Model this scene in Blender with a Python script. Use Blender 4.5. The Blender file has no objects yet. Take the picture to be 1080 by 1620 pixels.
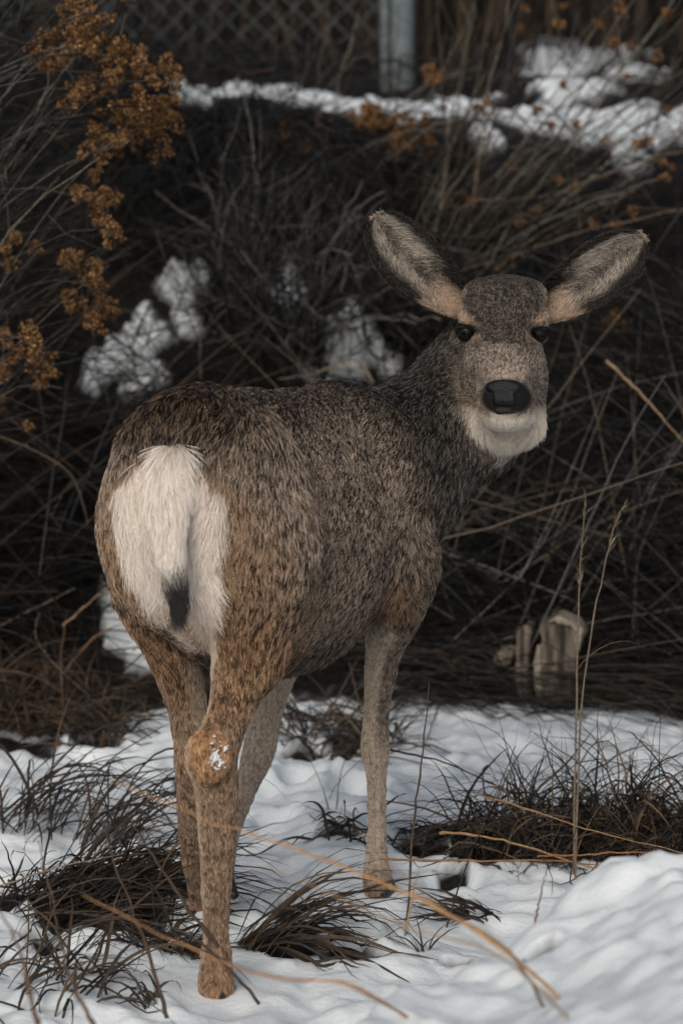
import bpy, math, random
import numpy as np
from mathutils import Vector, Matrix

random.seed(7)
RNG = np.random.default_rng(11)
scene = bpy.context.scene
COL = scene.collection
R = math.radians

# ---------------------------------------------------------------- camera
F_PX = 6000.0                 # focal length in photo pixels (1080 x 1620 frame)
PITCH = math.atan(810.0 / F_PX)
CAM_H = 1.58
cam_data = bpy.data.cameras.new('camera')
cam = bpy.data.objects.new('camera', cam_data)
COL.objects.link(cam)
cam.location = (0, 0, CAM_H)
cam.rotation_euler = (math.pi / 2 - PITCH, 0, 0)
cam_data.sensor_fit = 'VERTICAL'
cam_data.sensor_height = 36.0
cam_data.lens = 36.0 * F_PX / 1620.0
cam_data.clip_start = 0.1
cam_data.clip_end = 3000
cam_data.dof.use_dof = True
cam_data.dof.focus_distance = 6.45
cam_data.dof.aperture_fstop = 5.0
scene.camera = cam
SP, CP = math.sin(PITCH), math.cos(PITCH)


def P(px, py, Y):
    """world point on the ray through photo pixel (px, py) at distance Y along the ground"""
    a = (px - 540.0) / F_PX
    b = (810.0 - py) / F_PX
    dy = CP + SP * b
    k = Y / dy
    return np.array((a * k, Y, CAM_H + (-SP + CP * b) * k))


def PG(px, py, z=0.0):
    """point where the ray through a photo pixel meets height z"""
    a = (px - 540.0) / F_PX
    b = (810.0 - py) / F_PX
    k = (z - CAM_H) / (-SP + CP * b)
    return np.array((a * k, (CP + SP * b) * k, z))


def proj(p):
    """photo pixel of a world point"""
    p = np.asarray(p, float)
    d = CP * p[..., 1] - SP * (p[..., 2] - CAM_H)
    u = SP * p[..., 1] + CP * (p[..., 2] - CAM_H)
    return 540 + F_PX * p[..., 0] / d, 810 - F_PX * u / d


# ---------------------------------------------------------------- world, sun, exposure
SUN_EL, SUN_AZ = 31.0, 193.0      # azimuth clockwise from +Y: behind the camera, to its left
world = bpy.data.worlds.new('World')
scene.world = world
world.use_nodes = True
wn = world.node_tree
wn.nodes.clear()
w_out = wn.nodes.new('ShaderNodeOutputWorld')
w_bg = wn.nodes.new('ShaderNodeBackground')
w_sky = wn.nodes.new('ShaderNodeTexSky')
w_sky.sky_type = 'NISHITA'
w_sky.sun_disc = False
w_sky.sun_elevation = R(SUN_EL)
w_sky.sun_rotation = R(SUN_AZ)
w_sky.air_density = 1.0
w_sky.dust_density = 4.0
w_hsv = wn.nodes.new('ShaderNodeHueSaturation')      # overcast: a grey, only slightly blue sky
w_hsv.inputs['Saturation'].default_value = 0.72
wn.links.new(w_sky.outputs[0], w_hsv.inputs['Color'])
wn.links.new(w_hsv.outputs[0], w_bg.inputs['Color'])
w_bg.inputs['Strength'].default_value = 0.10
wn.links.new(w_bg.outputs[0], w_out.inputs['Surface'])
sun_data = bpy.data.lights.new('sun', 'SUN')
sun_data.energy = 1.35
sun_data.angle = R(25)
sun_data.color = (1.0, 0.975, 0.94)
sun = bpy.data.objects.new('sun', sun_data)
COL.objects.link(sun)
az, el = R(SUN_AZ), R(SUN_EL)
sdir = Vector((math.sin(az) * math.cos(el), math.cos(az) * math.cos(el), math.sin(el)))
sun.rotation_euler = sdir.to_track_quat('Z', 'Y').to_euler()
scene.view_settings.view_transform = 'Standard'
scene.view_settings.look = 'None'
scene.view_settings.exposure = -0.2
scene.view_settings.gamma = 1.0
scene.view_settings.use_curve_mapping = False
scene.cycles.use_denoising = True
scene.cycles.max_bounces = 6
scene.cycles.diffuse_bounces = 3
scene.cycles.transparent_max_bounces = 4
scene.cycles_curves.shape = 'RIBBONS'
scene.cycles_curves.subdivisions = 2


# ---------------------------------------------------------------- helpers
def hash3(ix, iy, iz, seed):
    h = (ix * 374761393 + iy * 668265263 + iz * 2147483647 + seed * 974634777) & 0xFFFFFFFF
    h = ((h ^ (h >> 13)) * 1274126177) & 0xFFFFFFFF
    h = ((h ^ (h >> 16)) * 2246822519) & 0xFFFFFFFF
    return ((h ^ (h >> 15)) & 0xFFFFFF) / float(0xFFFFFF)


def vnoise(p, seed=0):
    """value noise in 0..1; p is (n,3)"""
    p = np.asarray(p, dtype=np.float64)
    i = np.floor(p).astype(np.int64)
    f = p - i
    f = f * f * (3 - 2 * f)
    out = np.zeros(len(p))
    for dx in (0, 1):
        wx = f[:, 0] if dx else 1 - f[:, 0]
        for dy in (0, 1):
            wy = f[:, 1] if dy else 1 - f[:, 1]
            for dz in (0, 1):
                wz = f[:, 2] if dz else 1 - f[:, 2]
                out += wx * wy * wz * hash3(i[:, 0] + dx, i[:, 1] + dy, i[:, 2] + dz, seed)
    return out


def fbm(p, seed=0, octv=4, gain=0.5):
    p = np.asarray(p, dtype=np.float64)
    a, s, t = 1.0, 0.0, 0.0
    for o in range(octv):
        s = s + a * vnoise(p * (2.03 ** o), seed + o * 17)
        t += a
        a *= gain
    return s / t


def sstep(a, b, x):
    t = np.clip((x - a) / (b - a), 0, 1)
    return t * t * (3 - 2 * t)


def norm(v):
    v = np.asarray(v, dtype=np.float64)
    return v / np.maximum(np.linalg.norm(v, axis=-1, keepdims=True), 1e-9)


def mesh_object(name, verts, faces, mat=None, parent=None, smooth=True, col=None):
    me = bpy.data.meshes.new(name)
    if isinstance(verts, np.ndarray):
        verts = verts.tolist()
    if isinstance(faces, np.ndarray):
        faces = faces.tolist()
    me.from_pydata(verts, [], faces)
    if smooth:
        me.polygons.foreach_set('use_smooth', [True] * len(me.polygons))
    if col is not None:
        a = me.color_attributes.new('col', 'FLOAT_COLOR', 'POINT')
        c = np.ones((len(me.vertices), 4), dtype=np.float32)
        c[:, :3] = col
        a.data.foreach_set('color', c.ravel())
    if mat is not None:
        me.materials.append(mat)
    me.update()
    o = bpy.data.objects.new(name, me)
    COL.objects.link(o)
    if parent is not None:
        o.parent = parent
    return o


def empty(name, loc=(0, 0, 0)):
    o = bpy.data.objects.new(name, None)
    o.empty_display_size = 0.05
    COL.objects.link(o)
    o.location = Vector([float(v) for v in loc])
    return o


def child(o, parent):
    """parent a world-space mesh to an empty that only has a location"""
    o.parent = parent
    o.matrix_parent_inverse = Matrix.Translation(parent.location).inverted()
    return o


def tag(o, label=None, cat=None, group=None, kind=None):
    if label:
        o['label'] = label
    if cat:
        o['category'] = cat
    if group:
        o['group'] = group
    if kind:
        o['kind'] = kind
    return o


class NT:
    def __init__(self, name):
        self.m = bpy.data.materials.new(name)
        self.m.use_nodes = True
        self.t = self.m.node_tree
        self.t.nodes.clear()
        self.out = self.t.nodes.new('ShaderNodeOutputMaterial')
        self.b = self.t.nodes.new('ShaderNodeBsdfPrincipled')
        self.t.links.new(self.b.outputs[0], self.out.inputs['Surface'])

    def n(self, kind, **kw):
        nd = self.t.nodes.new(kind)
        for k, v in kw.items():
            if k.startswith('i_'):
                key = k[2:]
                key = int(key) if key.isdigit() else key.replace('_', ' ')
                nd.inputs[key].default_value = v
            else:
                setattr(nd, k, v)
        return nd

    def l(self, a, b):
        self.t.links.new(a, b)

    def set(self, **kw):
        for k, v in kw.items():
            self.b.inputs[k.replace('_', ' ')].default_value = v
        return self

    def mixc(self, fac, a, b):
        m = self.t.nodes.new('ShaderNodeMix')
        m.data_type = 'RGBA'
        for sock, val in ((m.inputs[0], fac), (m.inputs[6], a), (m.inputs[7], b)):
            if hasattr(val, 'links'):
                self.l(val, sock)
            else:
                sock.default_value = val if not isinstance(val, tuple) or len(val) == 4 else (*val, 1)
        return m.outputs[2]

    def ramp(self, fac, stops):
        r = self.t.nodes.new('ShaderNodeValToRGB')
        el = r.color_ramp.elements
        while len(el) < len(stops):
            el.new(0.5)
        for e, (p, c) in zip(el, stops):
            e.position = p
            e.color = (*c, 1) if len(c) == 3 else c
        self.l(fac, r.inputs[0])
        return r.outputs[0]


def mat_attr(name, rough=0.7, spec=0.2, grain=0.0, gscale=300.0):
    """colour from the 'col' attribute (pigment, in places with painted shade), with a fine procedural grain"""
    k = NT(name)
    a = k.n('ShaderNodeAttribute', attribute_name='col')
    c = a.outputs['Color']
    if grain > 0:
        tc = k.n('ShaderNodeTexCoord')
        nz = k.n('ShaderNodeTexNoise', i_Scale=gscale, i_Detail=3.0)
        k.l(tc.outputs['Object'], nz.inputs['Vector'])
        hv = k.n('ShaderNodeHueSaturation')
        mp = k.n('ShaderNodeMapRange')
        mp.inputs['From Min'].default_value = 0.3
        mp.inputs['From Max'].default_value = 0.7
        mp.inputs['To Min'].default_value = 1 - grain
        mp.inputs['To Max'].default_value = 1 + grain
        k.l(nz.outputs[0], mp.inputs[0])
        k.l(mp.outputs[0], hv.inputs['Value'])
        k.l(c, hv.inputs['Color'])
        c = hv.outputs[0]
    k.l(c, k.b.inputs['Base Color'])
    k.set(Roughness=rough)
    k.b.inputs['Specular IOR Level'].default_value = spec
    return k.m


def mat_flat(name, color, rough=0.6, spec=0.3, vary=0.25, scale=60.0, bump=0.0):
    k = NT(name)
    tc = k.n('ShaderNodeTexCoord')
    nz = k.n('ShaderNodeTexNoise', i_Scale=scale, i_Detail=4.0)
    k.l(tc.outputs['Object'], nz.inputs['Vector'])
    lo = tuple(c * (1 - vary) for c in color)
    hi = tuple(min(1, c * (1 + vary)) for c in color)
    k.l(k.ramp(nz.outputs[0], [(0.3, lo), (0.7, hi)]), k.b.inputs['Base Color'])
    k.set(Roughness=rough)
    k.b.inputs['Specular IOR Level'].default_value = spec
    if bump:
        bp = k.n('ShaderNodeBump', i_Strength=bump, i_Distance=0.01)
        k.l(nz.outputs[0], bp.inputs['Height'])
        k.l(bp.outputs[0], k.b.inputs['Normal'])
    return k.m


# ================================================================ the ground: snow flat, plough bank in front, brushy bank behind
def ground_base(x, y):
    """large form of the terrain (vectorised)"""
    x, y = np.asarray(x, float), np.asarray(y, float)
    p3 = np.stack([x, y, np.zeros_like(x)], -1).reshape(-1, 3)
    n1 = (fbm(p3 * 0.9, 41, 3) - 0.5).reshape(x.shape)
    foot = 8.35 + 0.5 * n1 + 0.15 * np.sin(x * 2.1)
    rise = 1.27 * sstep(0.0, 2.7, y - foot)
    plate = 0.035 * np.clip(y - 11.0, 0, 30)
    # snow bank in front: its back edge runs away from the lens towards the right
    edge = 4.42 + 0.72 * sstep(-0.16, 0.12, x) + 0.52 * sstep(0.02, 0.42, x) + 0.05 * np.sin(x * 9 + 1) + 0.10 * n1 * 2
    d = edge - y
    mound = (0.275 + 0.10 * sstep(0.10, 0.50, x)) * sstep(-0.14, 0.38, d) + 0.13 * sstep(0.6, 1.7, d)
    side = 0.25 * sstep(1.3, 4.0, np.abs(x)) * (y > 5)
    return rise + plate + mound + side + 0.10 * n1 * sstep(8.2, 9.5, y)


PITS = []     # (x, y, radius, depth): hoof holes and hollows in the snow
for px, py, r_, dp in ((455, 1450, 0.050, 0.055), (480, 1240, 0.045, 0.04), (566, 1255, 0.055, 0.05), (250, 1340, 0.05, 0.05), (445, 1300, 0.05, 0.04), (660, 1345, 0.06, 0.05), (750, 1350, 0.06, 0.045),
                       (720, 1392, 0.05, 0.045), (300, 1240, 0.045, 0.05), (150, 1180, 0.05, 0.05), (525, 1180, 0.05, 0.04), (235, 1290, 0.04, 0.04), (200, 1120, 0.04, 0.04), (340, 1580, 0.06, 0.03),
                       (600, 1416, 0.055, 0.02), (690, 1210, 0.05, 0.03), (865, 1500, 0.02, 0.04), (230, 1460, 0.07, 0.04), (120, 1500, 0.06, 0.04), (560, 1480, 0.05, 0.03)):
    g = PG(px, py, 0.01)
    PITS.append((g[0], g[1], r_, dp))


def snow_relief(x, y):
    p3 = np.stack([x, y, np.zeros_like(x)], -1).reshape(-1, 3)
    a = (fbm(p3 * 3.2, 51, 4) - 0.5).reshape(x.shape) * 0.105
    b = (np.abs(fbm(p3 * 11, 53, 3) - 0.5)).reshape(x.shape) * 0.060
    c = (fbm(p3 * 34, 57, 2) - 0.5).reshape(x.shape) * 0.010
    h = a + b + c
    for (qx, qy, r_, dp) in PITS:
        q = np.hypot(x - qx, (y - qy) * 0.8) / r_
        h = h - dp * sstep(1.3, 0.5, q) + 0.012 * np.exp(-((q - 1.5) / 0.35) ** 2)
    return h


def ground(x, y):
    x, y = np.atleast_1d(np.asarray(x, float)), np.atleast_1d(np.asarray(y, float))
    r = snow_relief(x, y)
    near = np.exp(-((x - P(342, 1570, 5.93)[0]) ** 2 + (y - 5.93) ** 2) / 0.02) + np.exp(-((x - P(600, 1410, 6.62)[0]) ** 2 + (y - 6.62) ** 2) / 0.02)
    return ground_base(x, y) + r * (1 - 0.75 * np.clip(near, 0, 1)) - 0.004


def hit(px, py, y0=3.0, y1=40.0):
    """first point of the terrain seen through a photo pixel"""
    Y = np.linspace(y0, y1, 1500)
    b = (810.0 - py) / F_PX
    z = CAM_H + (-SP + CP * b) / (CP + SP * b) * Y
    x = (px - 540.0) / F_PX / (CP + SP * b) * Y
    g = ground(x, Y)
    i = np.argmax(z <= g)
    if z[i] > g[i]:
        i = len(Y) - 1
    return np.array((x[i], Y[i], g[i]))


def bare(px, py, r_):
    g = hit(px, py)
    return (g[0], g[1], r_)


BARE = [bare(*a) for a in ((110, 1400, 0.15), (180, 1420, 0.10), (30, 1400, 0.14), (450, 1490, 0.07), (545, 1310, 0.055), (880, 1330, 0.13), (960, 1330, 0.15), (1040, 1330, 0.14), (820, 1340, 0.09), (760, 1360, 0.05),
                           (670, 1345, 0.05), (560, 1500, 0.06), (250, 1490, 0.06), (150, 1160, 0.07), (235, 1110, 0.06), (100, 1120, 0.16), (20, 1120, 0.2), (40, 1160, 0.12), (720, 1400, 0.035), (720, 1520, 0.03),
                           (865, 1500, 0.022), (285, 1250, 0.03), (455, 1448, 0.03), (480, 1180, 0.06), (560, 1155, 0.07), (250, 1345, 0.035), (60, 1480, 0.05), (300, 1480, 0.06), (700, 1190, 0.02))]
SNOWY = []    # patches of snow lying on the brushy bank (pixel, radius across, radius along the slope)
for px, py, rx, ry in ((150, 598, 0.035, 0.06), (165, 575, 0.045, 0.07), (190, 550, 0.055, 0.09), (215, 530, 0.055, 0.09), (225, 490, 0.04, 0.05), (265, 450, 0.04, 0.08), (285, 455, 0.06, 0.08), (290, 500, 0.05, 0.09),
                       (320, 440, 0.03, 0.05), (250, 520, 0.06, 0.05), (450, 455, 0.035, 0.09), (465, 480, 0.04, 0.06), (430, 470, 0.02, 0.05), (520, 520, 0.05, 0.07), (560, 535, 0.06, 0.09), (585, 550, 0.05, 0.06), (545, 565, 0.05, 0.05),
                       (620, 570, 0.04, 0.05), (190, 975, 0.045, 0.14), (205, 1010, 0.05, 0.12), (225, 1040, 0.06, 0.10), (195, 945, 0.02, 0.08), (500, 590, 0.05, 0.04), (240, 590, 0.05, 0.05), (210, 610, 0.04, 0.03),
                       (300, 140, 0.05, 0.16), (330, 150, 0.03, 0.10), (375, 138, 0.07, 0.12), (440, 145, 0.07, 0.12), (500, 150, 0.09, 0.14), (560, 160, 0.10, 0.16), (620, 165, 0.12, 0.18), (690, 165, 0.14, 0.2), (760, 175, 0.13, 0.2), (720, 160, 0.12, 0.25),
                       (830, 185, 0.12, 0.22), (900, 190, 0.12, 0.2), (970, 195, 0.12, 0.2), (1040, 195, 0.12, 0.2), (770, 210, 0.04, 0.1), (650, 185, 0.06, 0.1), (1000, 250, 0.06, 0.1), (880, 75, 0.16, 0.7), (950, 80, 0.16, 0.6),
                       (870, 110, 0.12, 0.4), (930, 130, 0.10, 0.3), (900, 145, 0.10, 0.3), (1000, 105, 0.1, 0.3), (860, 60, 0.12, 0.5), (350, 300, 0.0, 0.0), (280, 125, 0.03, 0.2)):
    if rx > 0:
        g = hit(px, py)
        SNOWY.append((g[0], g[1], rx, ry))


def snow_mask(x, y):
    p3 = np.stack([x, y, np.zeros_like(x)], -1).reshape(-1, 3)
    nz = (fbm(p3 * 16, 71, 4) - 0.5).reshape(x.shape)
    n1 = (fbm(p3 * 0.9, 41, 3) - 0.5).reshape(x.shape)
    foot = 8.35 + 0.5 * n1 + 0.15 * np.sin(x * 2.1)
    m = sstep(0.25, -0.15, y - foot + nz * 0.5)
    for (bx, by, br) in BARE:
        q = np.hypot(x - bx, (y - by) * 0.75) / br + nz * 1.1
        m = m * sstep(0.62, 0.95, q)
    for (bx, by, rx, ry) in SNOWY:
        q = np.hypot((x - bx) / (rx * 0.92), (y - by) / (ry * 0.85)) + nz * 1.6
        m = np.maximum(m, sstep(1.12, 0.86, q))
    # far plain: patchy snow
    return m


def axis(lo, a, b, hi, step, grow=1.18):
    c = list(np.arange(a, b + 1e-6, step))
    s = step
    while c[-1] < hi:
        s *= grow
        c.append(c[-1] + s)
    s = step
    while c[0] > lo:
        s *= grow
        c.insert(0, c[0] - s)
    return np.array(c)


gx = axis(-900, -1.15, 1.15, 900, 0.011, 1.15)
gy = np.concatenate([axis(-300, 4.0, 9.0, 9.0, 0.012, 1.2), axis(9.03, 9.03, 12.8, 1800, 0.026, 1.15)])
GX, GY = np.meshgrid(gx, gy, indexing='xy')
SM = snow_mask(GX, GY)
GZ = ground(GX, GY) + 0.026 * sstep(0.2, 0.9, SM) - 0.024
GV = np.stack([GX.ravel(), GY.ravel(), GZ.ravel()], 1)
nx, ny = len(gx), len(gy)
ii = (np.arange(ny - 1)[:, None] * nx + np.arange(nx - 1)[None]).ravel()
GQ = np.stack([ii, ii + 1, ii + nx + 1, ii + nx], 1)

k = NT('snow_and_soil')
at = k.n('ShaderNodeAttribute', attribute_name='snow')
tc = k.n('ShaderNodeTexCoord')
n1 = k.n('ShaderNodeTexNoise', i_Scale=90.0, i_Detail=5.0)
n2 = k.n('ShaderNodeTexNoise', i_Scale=9.0, i_Detail=4.0)
for q in (n1, n2):
    k.l(tc.outputs['Object'], q.inputs['Vector'])
soil = k.ramp(n1.outputs[0], [(0.30, (0.005, 0.0045, 0.004)), (0.55, (0.012, 0.010, 0.008)), (0.78, (0.034, 0.025, 0.018))])
snw = k.ramp(n2.outputs[0], [(0.3, (0.77, 0.82, 0.83)), (0.7, (0.86, 0.895, 0.90))])
k.l(k.mixc(at.outputs['Fac'], soil, snw), k.b.inputs['Base Color'])
k.set(Roughness=0.62)
k.b.inputs['Specular IOR Level'].default_value = 0.25
k.b.inputs['Subsurface Weight'].default_value = 0.0
bp = k.n('ShaderNodeBump', i_Strength=0.55, i_Distance=0.004)
k.l(n1.outputs[0], bp.inputs['Height'])
k.l(bp.outputs[0], k.b.inputs['Normal'])
M_ground = k.m
go = mesh_object('snowy_ground', GV, GQ, M_ground)
sa = go.data.attributes.new('snow', 'FLOAT', 'POINT')
sa.data.foreach_set('value', SM.ravel().astype(np.float32))
tag(go, kind='structure')
# ================================================================ the deer
# body frame: s forward from the tail base, t to the deer's right, z up
YAW = R(20)
AX = np.array((math.sin(YAW), math.cos(YAW), 0.0))
BX = np.array((math.cos(YAW), -math.sin(YAW), 0.0))
ZX = np.array((0, 0, 1.0))
D0 = np.array((-0.275, 5.85, 0.0))


def L(s, t, z):
    return D0 + AX * s + BX * t + ZX * z


PR = []      # primitives


def cone(a, b, ra, rb, k, flow=None, hl=0.01, op='u', reg='body', squash=None):
    a, b = np.array(a, float), np.array(b, float)
    PR.append(dict(t='c', a=a, b=b, ra=ra, rb=rb, k=k, flow=None if flow is None else norm(flow), hl=hl, op=op, reg=reg, squash=squash))


def ell(c, sem, axes, k, flow=None, hl=0.02, op='u', reg='body'):
    PR.append(dict(t='e', c=np.array(c, float), s=np.array(sem, float), ax=np.array(axes, float), k=k, flow=None if flow is None else norm(flow), hl=hl, op=op, reg=reg))


def sd(p, pr):
    """signed distance from points (n,3) to a primitive"""
    if pr['t'] == 'c':
        ba = pr['b'] - pr['a']
        l2 = ba @ ba
        pa = p - pr['a']
        h = np.clip((pa @ ba) / l2, 0, 1)
        q = pa - h[:, None] * ba
        if pr['squash'] is not None:
            ax, f = pr['squash']
            q = q + np.outer(q @ ax, ax) * (1.0 / f - 1.0)
        return np.sqrt((q * q).sum(1)) - (pr['ra'] + (pr['rb'] - pr['ra']) * h)
    q = (p - pr['c']) @ pr['ax'].T
    k0 = np.sqrt(((q / pr['s']) ** 2).sum(1))
    k1 = np.sqrt(((q / pr['s'] ** 2) ** 2).sum(1))
    return k0 * (k0 - 1.0) / np.maximum(k1, 1e-6)


def bounds(pr, m):
    if pr['t'] == 'c':
        r = max(pr['ra'], pr['rb']) + m
        return np.minimum(pr['a'], pr['b']) - r, np.maximum(pr['a'], pr['b']) + r
    e = np.sqrt(((pr['ax'] * pr['s'][:, None]) ** 2).sum(0)) + m
    return pr['c'] - e, pr['c'] + e


def surface_nets(prims, lo, hi, h, relax=2):
    lo, hi = np.array(lo, float), np.array(hi, float)
    n = np.ceil((hi - lo) / h).astype(int) + 1
    Fv = np.full(n, 0.5, dtype=np.float32)
    axs = [lo[i] + h * np.arange(n[i]) for i in range(3)]
    for pr in prims:
        a, b = bounds(pr, pr['k'] + 0.02)
        i0 = np.clip(np.floor((a - lo) / h).astype(int), 0, n)
        i1 = np.clip(np.ceil((b - lo) / h).astype(int) + 1, 0, n)
        if (i1 <= i0).any():
            continue
        g = np.meshgrid(*[axs[i][i0[i]:i1[i]] for i in range(3)], indexing='ij')
        p = np.stack([x.ravel() for x in g], 1)
        d = sd(p, pr).reshape(g[0].shape).astype(np.float32)
        sl = tuple(slice(i0[i], i1[i]) for i in range(3))
        c, k = Fv[sl], pr['k']
        if pr['op'] == 'u':
            hh = np.maximum(k - np.abs(c - d), 0) / k
            Fv[sl] = np.minimum(c, d) - hh * hh * k * 0.25
        else:
            hh = np.maximum(k - np.abs(c + d), 0) / k
            Fv[sl] = np.maximum(c, -d) + hh * hh * k * 0.25
    ins = Fv < 0
    cnt = np.zeros(n - 1, dtype=np.int8)
    offs = [(x, y, z) for x in (0, 1) for y in (0, 1) for z in (0, 1)]
    for o in offs:
        cnt += ins[o[0]:n[0] - 1 + o[0], o[1]:n[1] - 1 + o[1], o[2]:n[2] - 1 + o[2]]
    act = np.argwhere((cnt > 0) & (cnt < 8))
    idx = np.full(n - 1, -1, dtype=np.int64)
    idx[act[:, 0], act[:, 1], act[:, 2]] = np.arange(len(act))
    acc = np.zeros((len(act), 3))
    num = np.zeros(len(act))
    for o in offs:
        for ax in range(3):
            if o[ax]:
                continue
            o2 = list(o)
            o2[ax] = 1
            va = Fv[act[:, 0] + o[0], act[:, 1] + o[1], act[:, 2] + o[2]]
            vb = Fv[act[:, 0] + o2[0], act[:, 1] + o2[1], act[:, 2] + o2[2]]
            m = (va < 0) != (vb < 0)
            t = np.where(m, va / np.where(va == vb, 1, va - vb), 0)
            pt = np.tile(np.array(o, float), (len(act), 1))
            pt[:, ax] += t
            acc[m] += pt[m]
            num[m] += 1
    V = lo + h * (act + acc / num[:, None])
    quads = []
    for ax in range(3):
        u, v = (ax + 1) % 3, (ax + 2) % 3
        s0 = [slice(None)] * 3
        s1 = [slice(None)] * 3
        s0[ax] = slice(0, n[ax] - 1)
        s1[ax] = slice(1, n[ax])
        A, B = ins[tuple(s0)], ins[tuple(s1)]
        e = np.argwhere(A != B)
        ok = (e[:, u] > 0) & (e[:, v] > 0) & (e[:, u] < n[u] - 1) & (e[:, v] < n[v] - 1)
        e = e[ok]
        flip = A[e[:, 0], e[:, 1], e[:, 2]]
        q = []
        for du, dv in ((-1, -1), (0, -1), (0, 0), (-1, 0)):
            c = e.copy()
            c[:, u] += du
            c[:, v] += dv
            q.append(idx[c[:, 0], c[:, 1], c[:, 2]])
        q = np.stack(q, 1)
        q[~flip] = q[~flip][:, ::-1]
        quads.append(q)
    Q = np.concatenate(quads)
    E = np.concatenate([Q[:, [0, 1]], Q[:, [1, 2]], Q[:, [2, 3]], Q[:, [3, 0]]])
    for _ in range(relax):
        s = np.zeros_like(V)
        c = np.zeros(len(V))
        np.add.at(s, E[:, 0], V[E[:, 1]])
        np.add.at(c, E[:, 0], 1)
        V = 0.5 * V + 0.5 * s / np.maximum(c, 1)[:, None]
    return V, Q


BAX = np.array([AX, BX, ZX])
DOWN = np.array((0, 0, -1.0))
BACK = -AX
fl_body = BACK * 1.0 + DOWN * 0.55
fl_rump = BACK * 0.35 + DOWN * 1.0
# torso
ell(L(0.46, 0, 0.690), (0.40, 0.158, 0.215), BAX, 0.05, fl_body, 0.017)
ell(L(0.42, 0, 0.640), (0.20, 0.115, 0.160), BAX, 0.06, fl_body, 0.028)
ell(L(0.58, 0.01, 0.640), (0.22, 0.122, 0.172), BAX, 0.06, fl_body, 0.026)
ell(L(0.160, 0, 0.795), (0.160, 0.128, 0.165), BAX, 0.06, BACK * 0.8 + DOWN * 0.8, 0.026)
cone(L(0.10, 0, 0.885), L(0.36, 0, 0.872), 0.072, 0.055, 0.06, BACK, 0.026)
cone(L(0.36, 0, 0.872), L(0.74, 0, 0.852), 0.055, 0.06, 0.06, BACK, 0.022)
ell(L(0.76, 0, 0.705), (0.17, 0.130, 0.185), BAX, 0.07, fl_body, 0.020)
# haunches
for sg in (-1, 1):
    ell(L(0.175, 0.078 * sg, 0.755), (0.135, 0.070, 0.165), BAX, 0.05, fl_rump + BX * sg * 0.15, 0.022)
# neck: from the shoulders up to the right, then the head turned back
NB = L(0.80, 0.02, 0.735)
NK1 = P(655, 700, 6.70)
NK2 = P(735, 625, 6.775)
NK3 = P(790, 560, 6.775)
cone(NB, NK1, 0.142, 0.104, 0.08, NB - NK1 + DOWN * 0.05, 0.022, reg='neck')
cone(NK1, NK2, 0.102, 0.080, 0.06, NK1 - NK2 + DOWN * 0.05, 0.022, reg='neck')
cone(NK2, NK3, 0.080, 0.062, 0.05, NK2 - NK3 + DOWN * 0.03, 0.016, reg='neck')
cone(P(722, 620, 6.80), P(762, 520, 6.775), 0.074, 0.050, 0.05, NK2 - NK3 + DOWN * 0.1, 0.015, reg='neck')
# chest front between the forelegs
cone(L(0.88, 0.03, 0.66), P(648, 770, 6.66), 0.100, 0.092, 0.06, DOWN + BACK * 0.3, 0.022)


def chain(pts, k, hl, reg, flow=None, sq=None, sub=4):
    """a limb: joints joined by a spline so that it tapers without bulges"""
    Pn = np.array([p for p, r in pts])
    Rn = np.array([r for p, r in pts])
    m = len(pts)
    A_, B_ = [], []
    for i in range(m - 1):
        p0, p1, p2, p3 = Pn[max(i - 1, 0)], Pn[i], Pn[i + 1], Pn[min(i + 2, m - 1)]
        r0, r1, r2, r3 = Rn[max(i - 1, 0)], Rn[i], Rn[i + 1], Rn[min(i + 2, m - 1)]
        for j in range(sub):
            u = j / sub
            f = lambda a, b, c, d: 0.5 * (2 * b + (c - a) * u + (2 * a - 5 * b + 4 * c - d) * u * u + (3 * b - a - 3 * c + d) * u ** 3)
            A_.append((f(p0, p1, p2, p3), f(r0, r1, r2, r3), i))
    A_.append((Pn[-1], Rn[-1], m - 2))
    for j in range(len(A_) - 1):
        (a, ra, i), (b, rb, _) = A_[j], A_[j + 1]
        kk = k if np.isscalar(k) else k[i]
        cone(a, b, ra, rb, kk if j == 0 else min(kk, 0.005 + 0.15 * ra), (b - a) if flow is None else flow, hl if np.isscalar(hl) else hl[i], reg=reg, squash=sq)


# right hind leg (weight bearing, closest to the lens)
chain([(L(0.17, 0.080, 0.72), 0.098), (P(395, 955, 5.985), 0.072), (P(390, 1035, 5.985), 0.049), (P(371, 1105, 5.945), 0.0325), (P(350, 1165, 5.905), 0.0255)],
      (0.06, 0.05, 0.03, 0.02), (0.020, 0.020, 0.015, 0.012), 'hind')
cone(P(425, 930, 6.06), P(402, 1035, 6.0), 0.062, 0.040, 0.04, DOWN, 0.018, reg='hind')
chain([(P(352, 1160, 5.905), 0.024), (P(341, 1205, 5.895), 0.030), (P(345, 1265, 5.905), 0.0275), (P(344, 1340, 5.915), 0.0235), (P(342, 1410, 5.925), 0.0195), (P(342, 1475, 5.93), 0.0160),
       (P(342, 1512, 5.925), 0.0195), (P(342, 1560, 5.935), 0.0255)], 0.018, 0.011, 'hind')
ell(P(329, 1196, 5.856), (0.033, 0.028, 0.042), np.eye(3), 0.016, DOWN, 0.011, reg='hock')
cone(P(329, 1200, 5.866), P(352, 1120, 5.905), 0.020, 0.013, 0.02, DOWN, 0.012, reg='hind')
cone(P(322, 1225, 5.872), P(334, 1330, 5.90), 0.013, 0.010, 0.02, DOWN, 0.011, reg='hind')
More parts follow.
